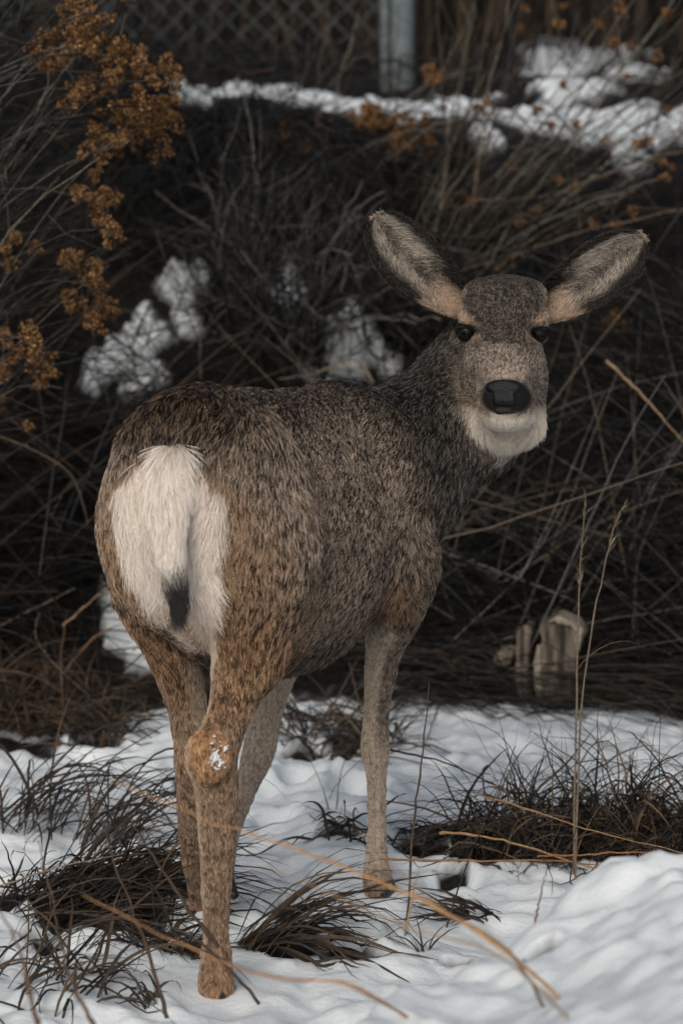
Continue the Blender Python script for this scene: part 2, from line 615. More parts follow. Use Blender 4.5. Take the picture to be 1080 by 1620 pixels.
# left hind leg, swung forward
chain([(L(0.17, -0.075, 0.74), 0.088), (P(243, 930, 6.09), 0.060), (P(268, 1010, 6.13), 0.042), (P(289, 1085, 6.17), 0.0315), (P(303, 1155, 6.19), 0.0255)],
      (0.06, 0.05, 0.03, 0.02), (0.020, 0.020, 0.015, 0.012), 'hind')
chain([(P(303, 1155, 6.19), 0.0245), (P(309, 1215, 6.19), 0.0285), (P(308, 1290, 6.24), 0.0245), (P(312, 1360, 6.31), 0.0225), (P(318, 1405, 6.36), 0.0185), (P(325, 1440, 6.42), 0.025)],
      0.018, 0.011, 'hind')
ell(P(303, 1205, 6.165), (0.024, 0.026, 0.036), np.eye(3), 0.016, DOWN, 0.010, reg='hind')
# right foreleg
ell(L(0.745, 0.085, 0.705), (0.095, 0.062, 0.175), BAX, 0.05, fl_body, 0.018)
chain([(P(628, 890, 6.50), 0.072), (P(622, 965, 6.545), 0.046), (P(611, 1010, 6.575), 0.0315), (P(601, 1070, 6.595), 0.0235), (P(595, 1130, 6.60), 0.0185),
       (P(593, 1182, 6.60), 0.0215), (P(595, 1225, 6.605), 0.0155), (P(596, 1320, 6.615), 0.0145), (P(595, 1362, 6.62), 0.0175), (P(598, 1402, 6.62), 0.0245)],
      (0.05, 0.04, 0.03, 0.02, 0.015, 0.015, 0.015, 0.015, 0.015), (0.018, 0.014, 0.010, 0.009, 0.008, 0.008, 0.007, 0.007, 0.008), 'fore')
# left foreleg, bent at the knee
chain([(L(0.72, -0.08, 0.66), 0.078), (P(452, 1000, 6.52), 0.044), (P(440, 1060, 6.555), 0.029), (P(421, 1130, 6.56), 0.0245), (P(409, 1190, 6.55), 0.0245), (P(391, 1240, 6.50), 0.018),
       (P(364, 1315, 6.42), 0.0155), (P(352, 1365, 6.38), 0.018), (P(346, 1395, 6.34), 0.022)],
      (0.05, 0.04, 0.03, 0.02, 0.015, 0.015, 0.015, 0.015), (0.016, 0.012, 0.009, 0.008, 0.008, 0.007, 0.007, 0.007), 'fore')
# head, facing the lens
HC = P(797, 523, 6.62)           # between the eyes
HAX = np.eye(3)
TL = R(38)                        # the face slopes forward and down
HAXT = np.array([(1, 0, 0), (0, -math.cos(TL), -math.sin(TL)), (0, -math.sin(TL), math.cos(TL))])
ell(P(798, 492, 6.695), (0.066, 0.075, 0.056), HAX, 0.03, (0, 1, 0.5), 0.007, reg='head')
ell(P(797, 465, 6.665), (0.050, 0.05, 0.026), HAX, 0.03, (0, 1, 0.6), 0.007, reg='head')
cone(P(755, 467, 6.69), P(841, 467, 6.69), 0.025, 0.025, 0.02, (0, 1, 0.5), 0.007, reg='head')
cone(P(797, 520, 6.655), P(797, 578, 6.590), 0.0575, 0.047, 0.03, (0, 1, 0.8), 0.007, reg='head')
cone(P(797, 578, 6.590), P(797, 618, 6.558), 0.047, 0.040, 0.03, (0, 1, 0.9), 0.006, reg='head')
for sg in (-1, 1):
    ell(P(797 + 51 * sg, 513, 6.655), (0.020, 0.034, 0.026), HAX, 0.02, (sg * 0.7, 1, 0.4), 0.006, reg='head')
    ell(P(797 + 54 * sg, 500, 6.647), (0.018, 0.028, 0.0085), HAX, 0.014, (sg * 0.9, 0.6, 0.5), 0.006, reg='head')     # brow
    ell(P(797 + 40 * sg, 590, 6.650), (0.030, 0.055, 0.050), HAX, 0.03, (sg * 0.4, 1, -0.3), 0.009, reg='head')       # cheek
    ell(P(797 + 24 * sg, 628, 6.548), (0.020, 0.026, 0.026), HAX, 0.02, (sg * 1, 0.7, -0.2), 0.006, reg='head')       # upper lip
ell(P(800, 655, 6.575), (0.046, 0.050, 0.026), HAX, 0.025, (0, 0.4, -1), 0.011, reg='chin')
ell(P(804, 668, 6.640), (0.055, 0.050, 0.040), HAX, 0.03, (0.05, 0.4, -1), 0.022, reg='chin')
cone(P(800, 640, 6.69), P(760, 690, 6.73), 0.058, 0.070, 0.05, (-0.3, 0.3, -1), 0.020, reg='neck')
# cleft under the tail
cone(P(262, 770, 5.80), P(300, 1010, 5.90), 0.020, 0.022, 0.05, None, 0.01, op='s')
# eye sockets
EYES = [P(736, 524, 6.628), P(855, 527, 6.628)]
for e in EYES:
    ell(e + np.array((-0.003 * np.sign(e[0] - HC[0]), -0.010, -0.001)), (0.0175, 0.017, 0.0135), HAX, 0.006, None, 0.001, op='s', reg='eye')

BV, BQ = surface_nets(PR, (-0.50, 5.66, -0.03), (0.47, 7.00, 1.12), 0.004, relax=2)
print('deer verts', len(BV), 'quads', len(BQ))

UNI = [p for p in PR if p['op'] == 'u']


def field(pts):
    """hair flow direction, length and region weights at surface points"""
    n = len(pts)
    W = np.zeros(n)
    fl = np.zeros((n, 3))
    hl = np.zeros(n)
    regs = {}
    for pr in UNI:
        d = sd(pts, pr)
        w = np.exp(-np.clip(d + 0.004, -0.004, 0.3) / 0.010)
        W += w
        fl += w[:, None] * pr['flow']
        hl += w * pr['hl']
        regs[pr['reg']] = regs.get(pr['reg'], 0) + w
    W = np.maximum(W, 1e-12)
    for k in regs:
        regs[k] = regs[k] / W
    return fl / W[:, None], hl / W, regs


def coat(pts, nrm, regs):
    """pigment of the coat at a point, with shade painted in at places: returns (base, tip, dark_tip_probability, length factor)"""
    n = len(pts)
    d = pts - D0
    s, t, z = d @ AX, d @ BX, pts[:, 2]
    h = pts - HC
    g = lambda k: regs.get(k, np.zeros(n))
    nz = fbm(pts * 14, 3, 3)
    nz2 = fbm(pts * 45, 9, 2)
    base = np.tile(np.array((0.085, 0.064, 0.050)), (n, 1))
    tip = np.tile(np.array((0.50, 0.385, 0.29)), (n, 1))
    dark = np.full(n, 0.42)
    lenf = np.ones(n)

    def mix(w, b, tp, dk=None, lf=None):
        nonlocal base, tip, dark, lenf
        w1 = np.clip(w, 0, 1)[:, None]
        base = base * (1 - w1) + np.array(b) * w1
        tip = tip * (1 - w1) + np.array(tp) * w1
        if dk is not None:
            dark = dark * (1 - w1[:, 0]) + dk * w1[:, 0]
        if lf is not None:
            lenf = lenf * (1 - w1[:, 0]) + lf * w1[:, 0]

    hd = np.clip(g('head') + g('chin'), 0, 1)
    nk = g('neck')
    hind = g('hind') + g('hock')
    fore = g('fore')
    # darker back line, dark crown of the rump
    mix(sstep(0.84, 0.93, z + 0.03 * (nz - 0.5)) * (1 - hd) * 0.75, (0.030, 0.024, 0.020), (0.34, 0.25, 0.18), 0.66)
    mix(sstep(0.12, 0.04, np.hypot((s - 0.10) / 1.0, (t + 0.02) / 1.2)) * sstep(0.87, 0.93, z) * 0.8, (0.022, 0.016, 0.012), (0.24, 0.15, 0.09), 0.7, 1.25)
    # shoulders and neck greyer and darker
    sh = sstep(0.62, 0.92, s) * (1 - hd)
    nd = NK2 - NB
    nq = ((pts - NB) @ nd) / (nd @ nd)
    nk2 = sstep(-0.15, 0.40, nq) * (s > 0.5)
    mix(np.clip(np.maximum(0.70 * sh, np.maximum(nk2, nk)) * (1 - hd), 0, 1) * 0.92, (0.015, 0.0148, 0.0138), (0.125, 0.120, 0.106), 0.62)
    # warm rear of the haunches and legs
    rear = np.clip(nrm @ BACK, 0, 1)
    low = sstep(0.80, 0.60, z)
    warm = sstep(0.25, 0.8, rear) * sstep(0.90, 0.70, z) * (s < 0.35)
    mix(warm * 0.6, (0.14, 0.075, 0.036), (0.50, 0.30, 0.16), 0.32)
    thigh = hind * sstep(0.72, 0.56, z) * sstep(0.34, 0.46, z)
    mix(thigh * 0.75, (0.10, 0.055, 0.028), (0.46, 0.27, 0.145), 0.45, 1.1)
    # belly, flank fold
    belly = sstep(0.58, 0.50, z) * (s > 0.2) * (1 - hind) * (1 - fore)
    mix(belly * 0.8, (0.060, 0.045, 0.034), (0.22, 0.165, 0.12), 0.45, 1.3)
    fold = np.exp(-((s - 0.30) / 0.06) ** 2 - ((z - 0.545) / 0.045) ** 2) * (t > 0.05)
    mix(fold * 0.9, (0.22, 0.14, 0.08), (0.48, 0.33, 0.21), 0.1, 1.2)
    # elbow tuft
    # lower hind legs: warm fawn
    lh = hind * sstep(0.50, 0.40, z)
    mix(lh, (0.165, 0.112, 0.074), (0.39, 0.265, 0.175), 0.25)
    mix(g('hock') * 0.85, (0.38, 0.20, 0.09), (0.66, 0.38, 0.19), 0.15)
    mix(hind * sstep(0.115, 0.03, z) * 0.7, (0.28, 0.16, 0.095), (0.50, 0.30, 0.19), 0.25)
    gl = np.exp(-(((pts - P(313, 1212, 5.852)) / 0.011) ** 2).sum(1)) + np.exp(-(((pts - P(340, 1225, 5.858)) / 0.012) ** 2).sum(1))
    mix(gl * 1.2, (0.03, 0.02, 0.015), (0.06, 0.04, 0.03), 0.8)
    # inner hind legs paler
    inner = hind * sstep(0.3, 0.9, np.where(t > 0, -(nrm @ BX), nrm @ BX)) * sstep(0.64, 0.50, z)
    mix(inner * 0.6, (0.36, 0.27, 0.20), (0.55, 0.43, 0.32), 0.05)
    # forelegs: grey-fawn, pale inside
    lf_ = fore * sstep(0.56, 0.50, z)
    mix(lf_, (0.28, 0.225, 0.175), (0.50, 0.41, 0.33), 0.18)
    fin = fore * sstep(0.58, 0.50, z) * sstep(-0.2, 0.6, nrm @ BACK - 0.5 * (nrm @ BX) * np.sign(t + 0.01))
    mix(fin * 0.7, (0.40, 0.325, 0.255), (0.66, 0.55, 0.44), 0.06)
    outer = fore * sstep(0.15, 0.55, (nrm @ BX)) * sstep(0.24, 0.34, z) * (t > 0)
    mix(outer * 0.8, (0.060, 0.047, 0.038), (0.22, 0.17, 0.13), 0.4)
    mix(fore * sstep(0.07, 0.02, z) * 0.8, (0.20, 0.12, 0.07), (0.36, 0.22, 0.14), 0.2)
    eg = lambda px, py, Y, sx, sy, sz: np.exp(-(((pts - P(px, py, Y)) / np.array((sx, sy, sz))) ** 2).sum(1))
    elb = eg(612, 930, 6.50, 0.045, 0.14, 0.035) + eg(632, 962, 6.53, 0.035, 0.14, 0.012)
    mix(elb * 0.9, (0.15, 0.08, 0.038), (0.46, 0.27, 0.135), 0.25, 1.3)
    pit = eg(590, 945, 6.50, 0.022, 0.14, 0.055) + eg(636, 978, 6.53, 0.028, 0.14, 0.009)  # shade of the armpit and elbow crease, painted into the fur
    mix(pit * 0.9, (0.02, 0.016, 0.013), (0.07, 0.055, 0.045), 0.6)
    # white rump patch
    tc = t + 0.004
    wdt = np.interp(z, [0.50, 0.60, 0.66, 0.72, 0.78, 0.83, 0.865, 0.90], [0.030, 0.050, 0.066, 0.086, 0.096, 0.088, 0.055, 0.0])
    pe = np.abs(tc) / np.maximum(wdt, 1e-3) + 0.16 * (nz - 0.5) + 0.12 * (nz2 - 0.5)
    pe = pe + 4 * sstep(0.872, 0.892, z)
    wp = sstep(1.05, 0.90, pe) * sstep(0.19, 0.14, s) * sstep(-0.15, 0.2, nrm @ BACK) * sstep(0.47, 0.60, z)
    rim = sstep(1.45, 1.0, pe) * sstep(0.22, 0.16, s) * sstep(0.52, 0.62, z) * sstep(0.93, 0.86, z)
    mix(rim * (1 - wp) * 0.6, (0.16, 0.09, 0.045), (0.42, 0.27, 0.16), 0.15, 1.1)
    mix(wp, (0.80, 0.69, 0.59), (0.95, 0.86, 0.77), 0.0, 1.75)
    mix(wp * sstep(0.70, 0.58, z) * 0.55, (0.45, 0.31, 0.20), (0.66, 0.50, 0.36), 0.0)
    # head
    hx, hz = np.abs(h[:, 0]), h[:, 2]
    mix(hd, (0.125, 0.103, 0.084), (0.42, 0.345, 0.275), 0.40)
    fore_h = hd * sstep(-0.032, -0.010, hz + 0.012 * (nz2 - 0.5) - 0.15 * np.maximum(hx - 0.03, 0)) * sstep(0.074, 0.056, hx)
    mix(fore_h, (0.030, 0.026, 0.022), (0.19, 0.155, 0.122), 0.52)
    mz = hd * np.exp(-((hx - 0.0) / 0.032) ** 2 - ((hz + 0.078) / 0.022) ** 2)
    mix(mz * 0.8, (0.30, 0.24, 0.19), (0.60, 0.49, 0.385), 0.1)
    br = np.exp(-((hx - 0.064) / 0.015) ** 2 - ((hz - 0.0185 - 0.40 * (hx - 0.064)) / 0.0060) ** 2) * (h[:, 1] < 0.06)
    mix(hd * br * 1.2, (0.25, 0.17, 0.12), (0.50, 0.36, 0.26), 0.1)
    tear = np.exp(-((hx - 0.048) / 0.006) ** 2 - ((hz + 0.022) / 0.016) ** 2)
    mix(hd * tear * 0.7, (0.03, 0.024, 0.02), (0.09, 0.07, 0.055), 0.5)
    ring = sstep(0.010, 0.0, np.abs(np.hypot((hx - 0.0655) / 1.25, hz + 0.001) - 0.0165) - 0.002)
    mix(hd * ring * sstep(0.0, -0.012, hz) * 0.5, (0.27, 0.20, 0.15), (0.52, 0.41, 0.31), 0.1)
    shd = hd * np.exp(-((h[:, 0] + 0.052) / 0.022) ** 2 - ((hz + 0.075) / 0.016) ** 2)  # shading beside the muzzle below one eye, put into the coat colour
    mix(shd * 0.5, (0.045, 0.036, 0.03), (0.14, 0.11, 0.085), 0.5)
    lip = hd * np.exp(-((hx - 0.043) / 0.014) ** 2 - ((hz + 0.125) / 0.028) ** 2)
    mix(lip * 0.5, (0.20, 0.135, 0.09), (0.40, 0.29, 0.20), 0.1)
    ch = np.clip(g('chin') * 1.3 + hd * 0.3 + nk * 0.3, 0, 1) * sstep(-0.130, -0.142, hz - 0.10 * np.maximum(hx - 0.02, 0)) * sstep(-0.072, -0.056, h[:, 0] + 0.9 * (hz + 0.160)) * sstep(0.075, 0.05, h[:, 1])
    mix(ch, (0.50, 0.435, 0.37), (0.76, 0.69, 0.60), 0.0, 1.3)
    drk = ch * np.exp(-((h[:, 0] - 0.050) / 0.016) ** 2 - ((hz + 0.205) / 0.022) ** 2)
    mix(drk * 0.55, (0.10, 0.09, 0.085), (0.22, 0.20, 0.18), 0.2)
    nl = sstep(1.15, 0.95, np.hypot(h[:, 0] / 0.041, (hz + 0.108) / 0.029)) * (h[:, 1] < -0.01) * hd
    mix(nl, (0.012, 0.011, 0.011), (0.02, 0.018, 0.017), 0.5, 0.5)
    return base, tip, dark, lenf


def vert_normals(V, Q):
    n = np.cross(V[Q[:, 2]] - V[Q[:, 0]], V[Q[:, 3]] - V[Q[:, 1]])
    N = np.zeros_like(V)
    for i in range(4):
        np.add.at(N, Q[:, i], n)
    return norm(N)


def fur(name, roots, nrm, flow, length, lift, base, tip, dark, parent, mat, rad=0.00042, npt=5, clump=0.35, cell=0.011, jit=0.22, wave=0.25, seed=1, curl=0.0, fleck=0.0042):
    rg = np.random.default_rng(seed)
    n = len(roots)
    tng = flow - nrm * (flow * nrm).sum(1)[:, None]
    tng = norm(tng)
    side = np.cross(nrm, tng)
    w1 = (fbm(roots * 22, seed + 3, 2) - 0.5) * 2 * wave * 2
    w2 = (fbm(roots * 60, seed + 5, 2) - 0.5) * 2 * wave * 1.4
    ang = w1 + w2 + rg.normal(0, jit, n)
    tdir = tng * np.cos(ang)[:, None] + side * np.sin(ang)[:, None]
    lf = np.clip(lift * (1 + 0.7 * (fbm(roots * 40, seed + 8, 2) - 0.5) * 2) + rg.normal(0, 0.10, n), 0.04, 1.2)
    ln = length * rg.uniform(0.65, 1.2, n)
    # clump centres on a jittered lattice
    ci = np.floor(roots / cell).astype(np.int64)
    cc = np.stack([(ci[:, a] + 0.2 + 0.6 * hash3(ci[:, 0], ci[:, 1], ci[:, 2], 31 + a)) * cell for a in range(3)], 1)
    pts = np.zeros((n, npt, 3), dtype=np.float32)
    for j in range(npt):
        u = j / (npt - 1)
        a = lf * (1 - 0.55 * u)
        p = roots + ln[:, None] * u * (tdir * np.cos(a)[:, None] + nrm * np.sin(a)[:, None])
        p[:, 2] -= ln * 0.10 * u * u
        if curl:
            p += side * (np.sin(u * 5 + ang * 7) * ln * curl * u)[:, None]
        if clump:
            q = cc - roots
            q -= nrm * (q * nrm).sum(1)[:, None]
            p += q * (clump * u ** 1.3)
        pts[:, j] = p
    pts[:, 0] -= nrm * 0.0012
    colr = np.ones((n, npt, 4), dtype=np.float32)
    # agouti coat: neighbouring hairs band together into small light and dark flecks
    qi = np.floor((roots + rg.normal(0, fleck * 0.25, roots.shape)) / (fleck * np.array((1.0, 1.0, 1.5)))).astype(np.int64)
    hq = hash3(qi[:, 0], qi[:, 1], qi[:, 2], 91)
    hv = hash3(qi[:, 0], qi[:, 1], qi[:, 2], 92)
    isd = (0.72 * hq + 0.28 * rg.uniform(0, 1, n)) < (0.14 + 0.72 * dark)
    isd &= dark > 0.02
    v = ((0.55 + 0.9 * hv) * rg.normal(1.0, 0.15, n)).clip(0.3, 1.9)[:, None]
    v = 1 + (v - 1) * sstep(0.0, 0.25, dark)[:, None] + (1 - sstep(0.0, 0.25, dark)[:, None]) * rg.normal(0, 0.09, (n, 1))
    tp = np.where(isd[:, None], base * 0.32, tip * v)
    for j in range(npt):
        u = j / (npt - 1)
        k = sstep(0.25, 0.8, np.array(u))
        c = base * (0.85 + 0.15 * u) * (1 - k) + tp * k
        colr[:, j, :3] = c
    crv = bpy.data.hair_curves.new(name)
    crv.add_curves([npt] * n)
    crv.attributes['position'].data.foreach_set('vector', pts.ravel())
    ra = crv.attributes.get('radius') or crv.attributes.new('radius', 'FLOAT', 'POINT')
    prof = np.array([rad * (1.0 - 0.75 * (j / (npt - 1)) ** 2) for j in range(npt)], dtype=np.float32)
    ra.data.foreach_set('value', np.tile(prof, n))
    ca = crv.attributes.new('col', 'FLOAT_COLOR', 'POINT')
    ca.data.foreach_set('color', colr.ravel())
    crv.materials.append(mat)
    o = bpy.data.objects.new(name, crv)
    COL.objects.link(o)
    o['kind'] = 'stuff'
    child(o, parent) if parent.type == 'EMPTY' else None
    if parent.type != 'EMPTY':
        o.parent = parent
        o.matrix_parent_inverse = parent_world(parent).inverted()
    return o


def parent_world(p):
    m = Matrix.Translation(p.location) if p.parent is None else p.matrix_parent_inverse.copy()
    if p.parent is not None:
        m = Matrix.Translation(p.parent.location) @ p.matrix_parent_inverse @ Matrix.Translation(p.location)
    return m


def sample(V, Q, count, dens, seed):
    rg = np.random.default_rng(seed)
    T = np.concatenate([Q[:, [0, 1, 2]], Q[:, [0, 2, 3]]])
    a, b, c = V[T[:, 0]], V[T[:, 1]], V[T[:, 2]]
    ar = 0.5 * np.linalg.norm(np.cross(b - a, c - a), axis=1) * dens[T].mean(1)
    cs = np.cumsum(ar)
    k = np.searchsorted(cs, rg.uniform(0, cs[-1], count))
    r1 = np.sqrt(rg.uniform(0, 1, count))
    r2 = rg.uniform(0, 1, count)
    w = np.stack([1 - r1, r1 * (1 - r2), r1 * r2], 1)
    return T[k], w


def fur_material(name, rough=0.55, spec=0.25):
    k = NT(name)
    a = k.n('ShaderNodeAttribute', attribute_name='col')
    k.l(a.outputs['Color'], k.b.inputs['Base Color'])
    k.set(Roughness=rough)
    k.b.inputs['Specular IOR Level'].default_value = spec
    return k.m


M_skin = mat_attr('deer_skin', 0.8, 0.1, 0.25, 260)
M_fur = fur_material('deer_fur')
deer = empty('deer', D0 + np.array((0.12, 0.35, 0)))
tag(deer, 'grey-brown doe with white rump patch standing in snow and looking back', 'deer')
BN = vert_normals(BV, BQ)
fl, hl, rg_ = field(BV)
cb, ct, cd, clf = coat(BV, BN, rg_)
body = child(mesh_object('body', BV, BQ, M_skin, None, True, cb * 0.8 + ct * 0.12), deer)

NOSE_C = P(797, 630, 6.512)


def nose_mask(p):
    q = p - P(797, 631, 6.51)
    return (np.hypot(q[:, 0] / 0.039, (q[:, 2] + 0.002) / 0.029) < 1) & (q[:, 1] < 0.045)


def eye_mask(p):
    m = np.zeros(len(p), bool)
    for e in EYES:
        q = p - e
        m |= (np.hypot((q[:, 0] + np.sign(q[:, 0] * 0 + (e[0] - HC[0])) * 0.003) / 0.0190, (q[:, 2] + 0.001) / 0.0140) < 1) & (q[:, 1] < 0.015) & (q[:, 1] > -0.05)
    return m


# density: short-haired places need more hairs
hlv = hl * clf
dens = 0.010 / np.clip(hlv, 0.006, 0.04)
dens *= np.where(BV[:, 2] < 0.005, 0.1, 1)
NH = 720000
tri, w = sample(BV, BQ, NH, dens, 5)
itp = lambda A: (A[tri] * w[..., None]).sum(1) if A.ndim == 2 else (A[tri] * w).sum(1)
rt, rn = itp(BV), norm(itp(BN))
keep = ~nose_mask(rt) & ~eye_mask(rt)
tri, w, rt, rn = tri[keep], w[keep], rt[keep], rn[keep]
rfl, rhl = itp(fl), itp(hl)
rregs = {k: itp(v) for k, v in rg_.items()}
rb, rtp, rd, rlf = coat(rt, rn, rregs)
headw = np.clip(rregs['head'], 0, 1)
# face hair runs away from the nose
aw = norm(rt - (NOSE_C + np.array((0, -0.01, -0.01))))
rfl = rfl * (1 - headw[:, None]) + aw * headw[:, None]
fine = headw > 0.5
legs = (rregs['hind'] + rregs['fore'] + rregs['hock']) > 0.5
lift = np.full(len(rt), 0.48)
lift = np.where(legs, 0.34, lift)
lift = np.where(fine, 0.40, lift)
lift = np.where(rregs['chin'] > 0.4, 0.3, lift)
for nm, m, rad, cl, cell, jt, wv in (('fur', ~fine & ~legs, 0.00047, 0.20, 0.010, 0.26, 0.20), ('leg_fur', legs & ~fine, 0.00048, 0.40, 0.010, 0.16, 0.22), ('face_fur', fine, 0.00045, 0.25, 0.006, 0.30, 0.3)):
    fur(nm, rt[m], rn[m], rfl[m], (rhl * rlf)[m], lift[m], rb[m], rtp[m], rd[m], body, M_fur, rad=rad, clump=cl, cell=cell, jit=jt, wave=wv, seed=21, fleck={'fur': 0.0030, 'leg_fur': 0.0040, 'face_fur': 0.0024}[nm])
# ---------------------------------------------------------------- ears
def ear(mid_px, hw_px, Ys, lower_sign, seed):
    """cupped ear; mid line and half widths measured on the photo, depth from the skull"""
    ks = np.linspace(0, 1, len(mid_px))
    u = np.linspace(0, 1, 30)
    mp = np.array(mid_px, float)
    pts = np.array([P(np.interp(a, ks, mp[:, 0]), np.interp(a, ks, mp[:, 1]), np.interp(a, ks, Ys)) for a in u])
    for _ in range(3):
        pts[1:-1] = (pts[:-2] + 2 * pts[1:-1] + pts[2:]) / 4
    wd = np.interp(u, np.linspace(0, 1, len(hw_px)), np.array(hw_px) * 6.7 / F_PX)
    for _ in range(2):
        wd[1:-1] = (wd[:-2] + 2 * wd[1:-1] + wd[2:]) / 4
    tg = norm(np.gradient(pts, axis=0))
    depth = np.array((0, 1.0, 0))
    side = norm(np.cross(tg, depth)) * lower_sign        # towards the lower edge
    nv = 19
    v = np.linspace(-1, 1, nv)
    layers = []
    for lay in (0, 1):
        g = np.zeros((len(u), nv, 3))
        for j, b in enumerate(v):
            cup = 0.75 * wd * (1 - b * b) * (0.9 + 0.2 * (1 - u))
            lean = 0.012 * (1 - np.abs(b)) * 0
            g[:, j] = pts + side * (wd * b)[:, None] + depth * (cup + lean)[:, None]
        if lay:
            g += depth * 0.0045 + (side * 0)[:, None, :]
            g[:, 0] -= side * 0.002
            g[:, -1] += side * 0.002
        layers.append(g)
    n0 = len(u) * nv
    V = np.concatenate([layers[0].reshape(-1, 3), layers[1].reshape(-1, 3)])
    Q = []
    for i in range(len(u) - 1):
        for j in range(nv - 1):
            a, b, c, d = i * nv + j, i * nv + j + 1, (i + 1) * nv + j + 1, (i + 1) * nv + j
            Q.append((a, b, c, d))
            Q.append((n0 + d, n0 + c, n0 + b, n0 + a))
    for i in range(len(u) - 1):
        for j in (0, nv - 1):
            a, d = i * nv + j, (i + 1) * nv + j
            Q.append((a, d, n0 + d, n0 + a))
    for j in range(nv - 1):
        i = len(u) - 1
        Q.append((i * nv + j, i * nv + j + 1, n0 + i * nv + j + 1, n0 + i * nv + j))
    Q = np.array(Q)
    # orient the inner sheet towards the opening
    q = Q[0]
    nn = np.cross(V[q[2]] - V[q[0]], V[q[3]] - V[q[1]])
    if nn[1] > 0:
        Q = Q[:, ::-1].copy()
    U = np.tile(np.repeat(u, nv), 2)
    VV = np.tile(np.tile(v, len(u)), 2)
    LAY = np.repeat([0, 1], n0)

    def ecol(U_, V_, Lx, pos):
        n = len(U_)
        nz = fbm(pos * 60, 77, 3)
        e = V_ + 0.18 * (nz - 0.5)
        base = np.tile(np.array((0.17, 0.147, 0.122)), (n, 1))
        tip = np.tile(np.array((0.54, 0.475, 0.40)), (n, 1))

        def mx(w, b, t):
            nonlocal base, tip
            w = np.clip(w, 0, 1)[:, None]
            base = base * (1 - w) + np.array(b) * w
            tip = tip * (1 - w) + np.array(t) * w
        mx(sstep(0.42, 0.10, np.abs(e - 0.02) + 0.25 * sstep(0.25, 0.0, U_)) * sstep(0.05, 0.2, U_) * sstep(0.95, 0.75, U_) * (0.55 + 0.8 * sstep(0.35, 0.65, nz)), (0.02, 0.018, 0.017), (0.10, 0.088, 0.075))
        mx(sstep(0.30, 0.05, U_), (0.40, 0.28, 0.20), (0.66, 0.50, 0.38))
        mx(sstep(0.45, 0.75, e) * sstep(0.5, 0.05, U_) * 0.7, (0.34, 0.24, 0.17), (0.60, 0.45, 0.34))
        edge = sstep(0.60, 0.72, e) * sstep(0.12, 0.28, U_)
        edge = np.maximum(edge, sstep(0.30, 0.55, -e + 0.0 * U_) * sstep(0.42, 0.20, U_))
        edge = np.maximum(edge, sstep(0.74, 0.86, -e) * sstep(0.02, 0.1, U_))
        edge = np.maximum(edge, sstep(0.86, 0.94, U_ + 0.05 * (nz - 0.5)) * 0.9)
        mx(edge, (0.018, 0.015, 0.013), (0.050, 0.040, 0.033))
        mx(Lx.astype(float), (0.025, 0.020, 0.017), (0.085, 0.068, 0.055))
        mx(sstep(0.95, 0.985, U_), (0.30, 0.22, 0.17), (0.52, 0.40, 0.31))
        return base, tip, edge
    b0, t0, _ = ecol(U, VV, LAY, V)
    o = child(mesh_object('ear', V, Q, M_skin, None, True, b0 * 0.4), deer)
    N = vert_normals(V, Q)
    tri, w = sample(V, Q, 11000, np.ones(len(V)), seed)
    ip = lambda A: (A[tri] * w[..., None]).sum(1) if A.ndim == 2 else (A[tri] * w).sum(1)
    r, rn, ru, rv, rl = ip(V), norm(ip(N)), ip(U), ip(VV), ip(LAY.astype(float)) > 0.5
    b1, t1, ed = ecol(ru, rv, rl, r)
    tgi = np.stack([np.interp(ru, u, tg[:, a]) for a in range(3)], 1)
    sdi = np.stack([np.interp(ru, u, side[:, a]) for a in range(3)], 1)
    inner = ~rl
    flow = tgi * 0.9
    flow = np.where(inner[:, None], tgi * 0.75 - sdi * np.sign(rv)[:, None] * (0.8 + 0.4 * (1 - ru))[:, None], flow)
    ln = np.where(inner, 0.021 + 0.008 * sstep(0.5, 0.0, ru), 0.009)
    ln = np.where(ed > 0.5, 0.008, ln)
    flow = np.where((ed > 0.5)[:, None], tgi, flow)
    lift = np.where(inner, 0.42, 0.3)
    fur('ear_fur', r, rn, flow, ln, lift, b1, t1, np.where(inner, 0.12, 0.3), o, M_fur, rad=0.00040, clump=0.35, cell=0.008, jit=0.3, wave=0.35, seed=seed, curl=0.05)
    return o


ear([(742, 484), (702, 459), (673, 436), (646, 409), (620, 379), (603, 353), (595, 341)], [27, 38, 46, 49, 44, 30, 9], [6.70, 6.685, 6.68, 6.68, 6.69, 6.70, 6.71], 1, 61)
ear([(852, 490), (890, 470), (918, 452), (948, 431), (978, 408), (1002, 387), (1016, 373)], [27, 38, 46, 50, 45, 30, 9], [6.70, 6.685, 6.68, 6.68, 6.69, 6.70, 6.71], -1, 62)

# ---------------------------------------------------------------- nose, eyes
M_nose = mat_flat('wet_nose_leather', (0.0045, 0.0048, 0.0055), 0.36, 0.35, 0.4, 420, 0.35)
NP = []
_save = PR
PR = NP
cone(P(782, 614, 6.526), P(812, 614, 6.526), 0.0115, 0.0115, 0.006)
cone(P(787, 631, 6.522), P(807, 631, 6.522), 0.0125, 0.0125, 0.006)
cone(P(789, 649, 6.530), P(805, 649, 6.530), 0.0095, 0.0095, 0.006)
for sg in (-1, 1):
    ell(P(797 + 27 * sg, 627, 6.541), (0.0130, 0.018, 0.0205), np.eye(3), 0.006)
    ell(P(797 + 20 * sg, 612, 6.534), (0.0120, 0.014, 0.0085), np.eye(3), 0.008)
ell(P(797, 604, 6.533), (0.018, 0.012, 0.006), np.eye(3), 0.008)
for sg in (-1, 1):
    a_ = R(22 * sg)
    ax_ = np.array([(math.cos(a_), 0, math.sin(a_)), (0, 1, 0), (-math.sin(a_), 0, math.cos(a_))])
    ell(P(797 + 24 * sg, 634, 6.520), (0.0068, 0.016, 0.0135), ax_, 0.004, op='s')
PR = _save
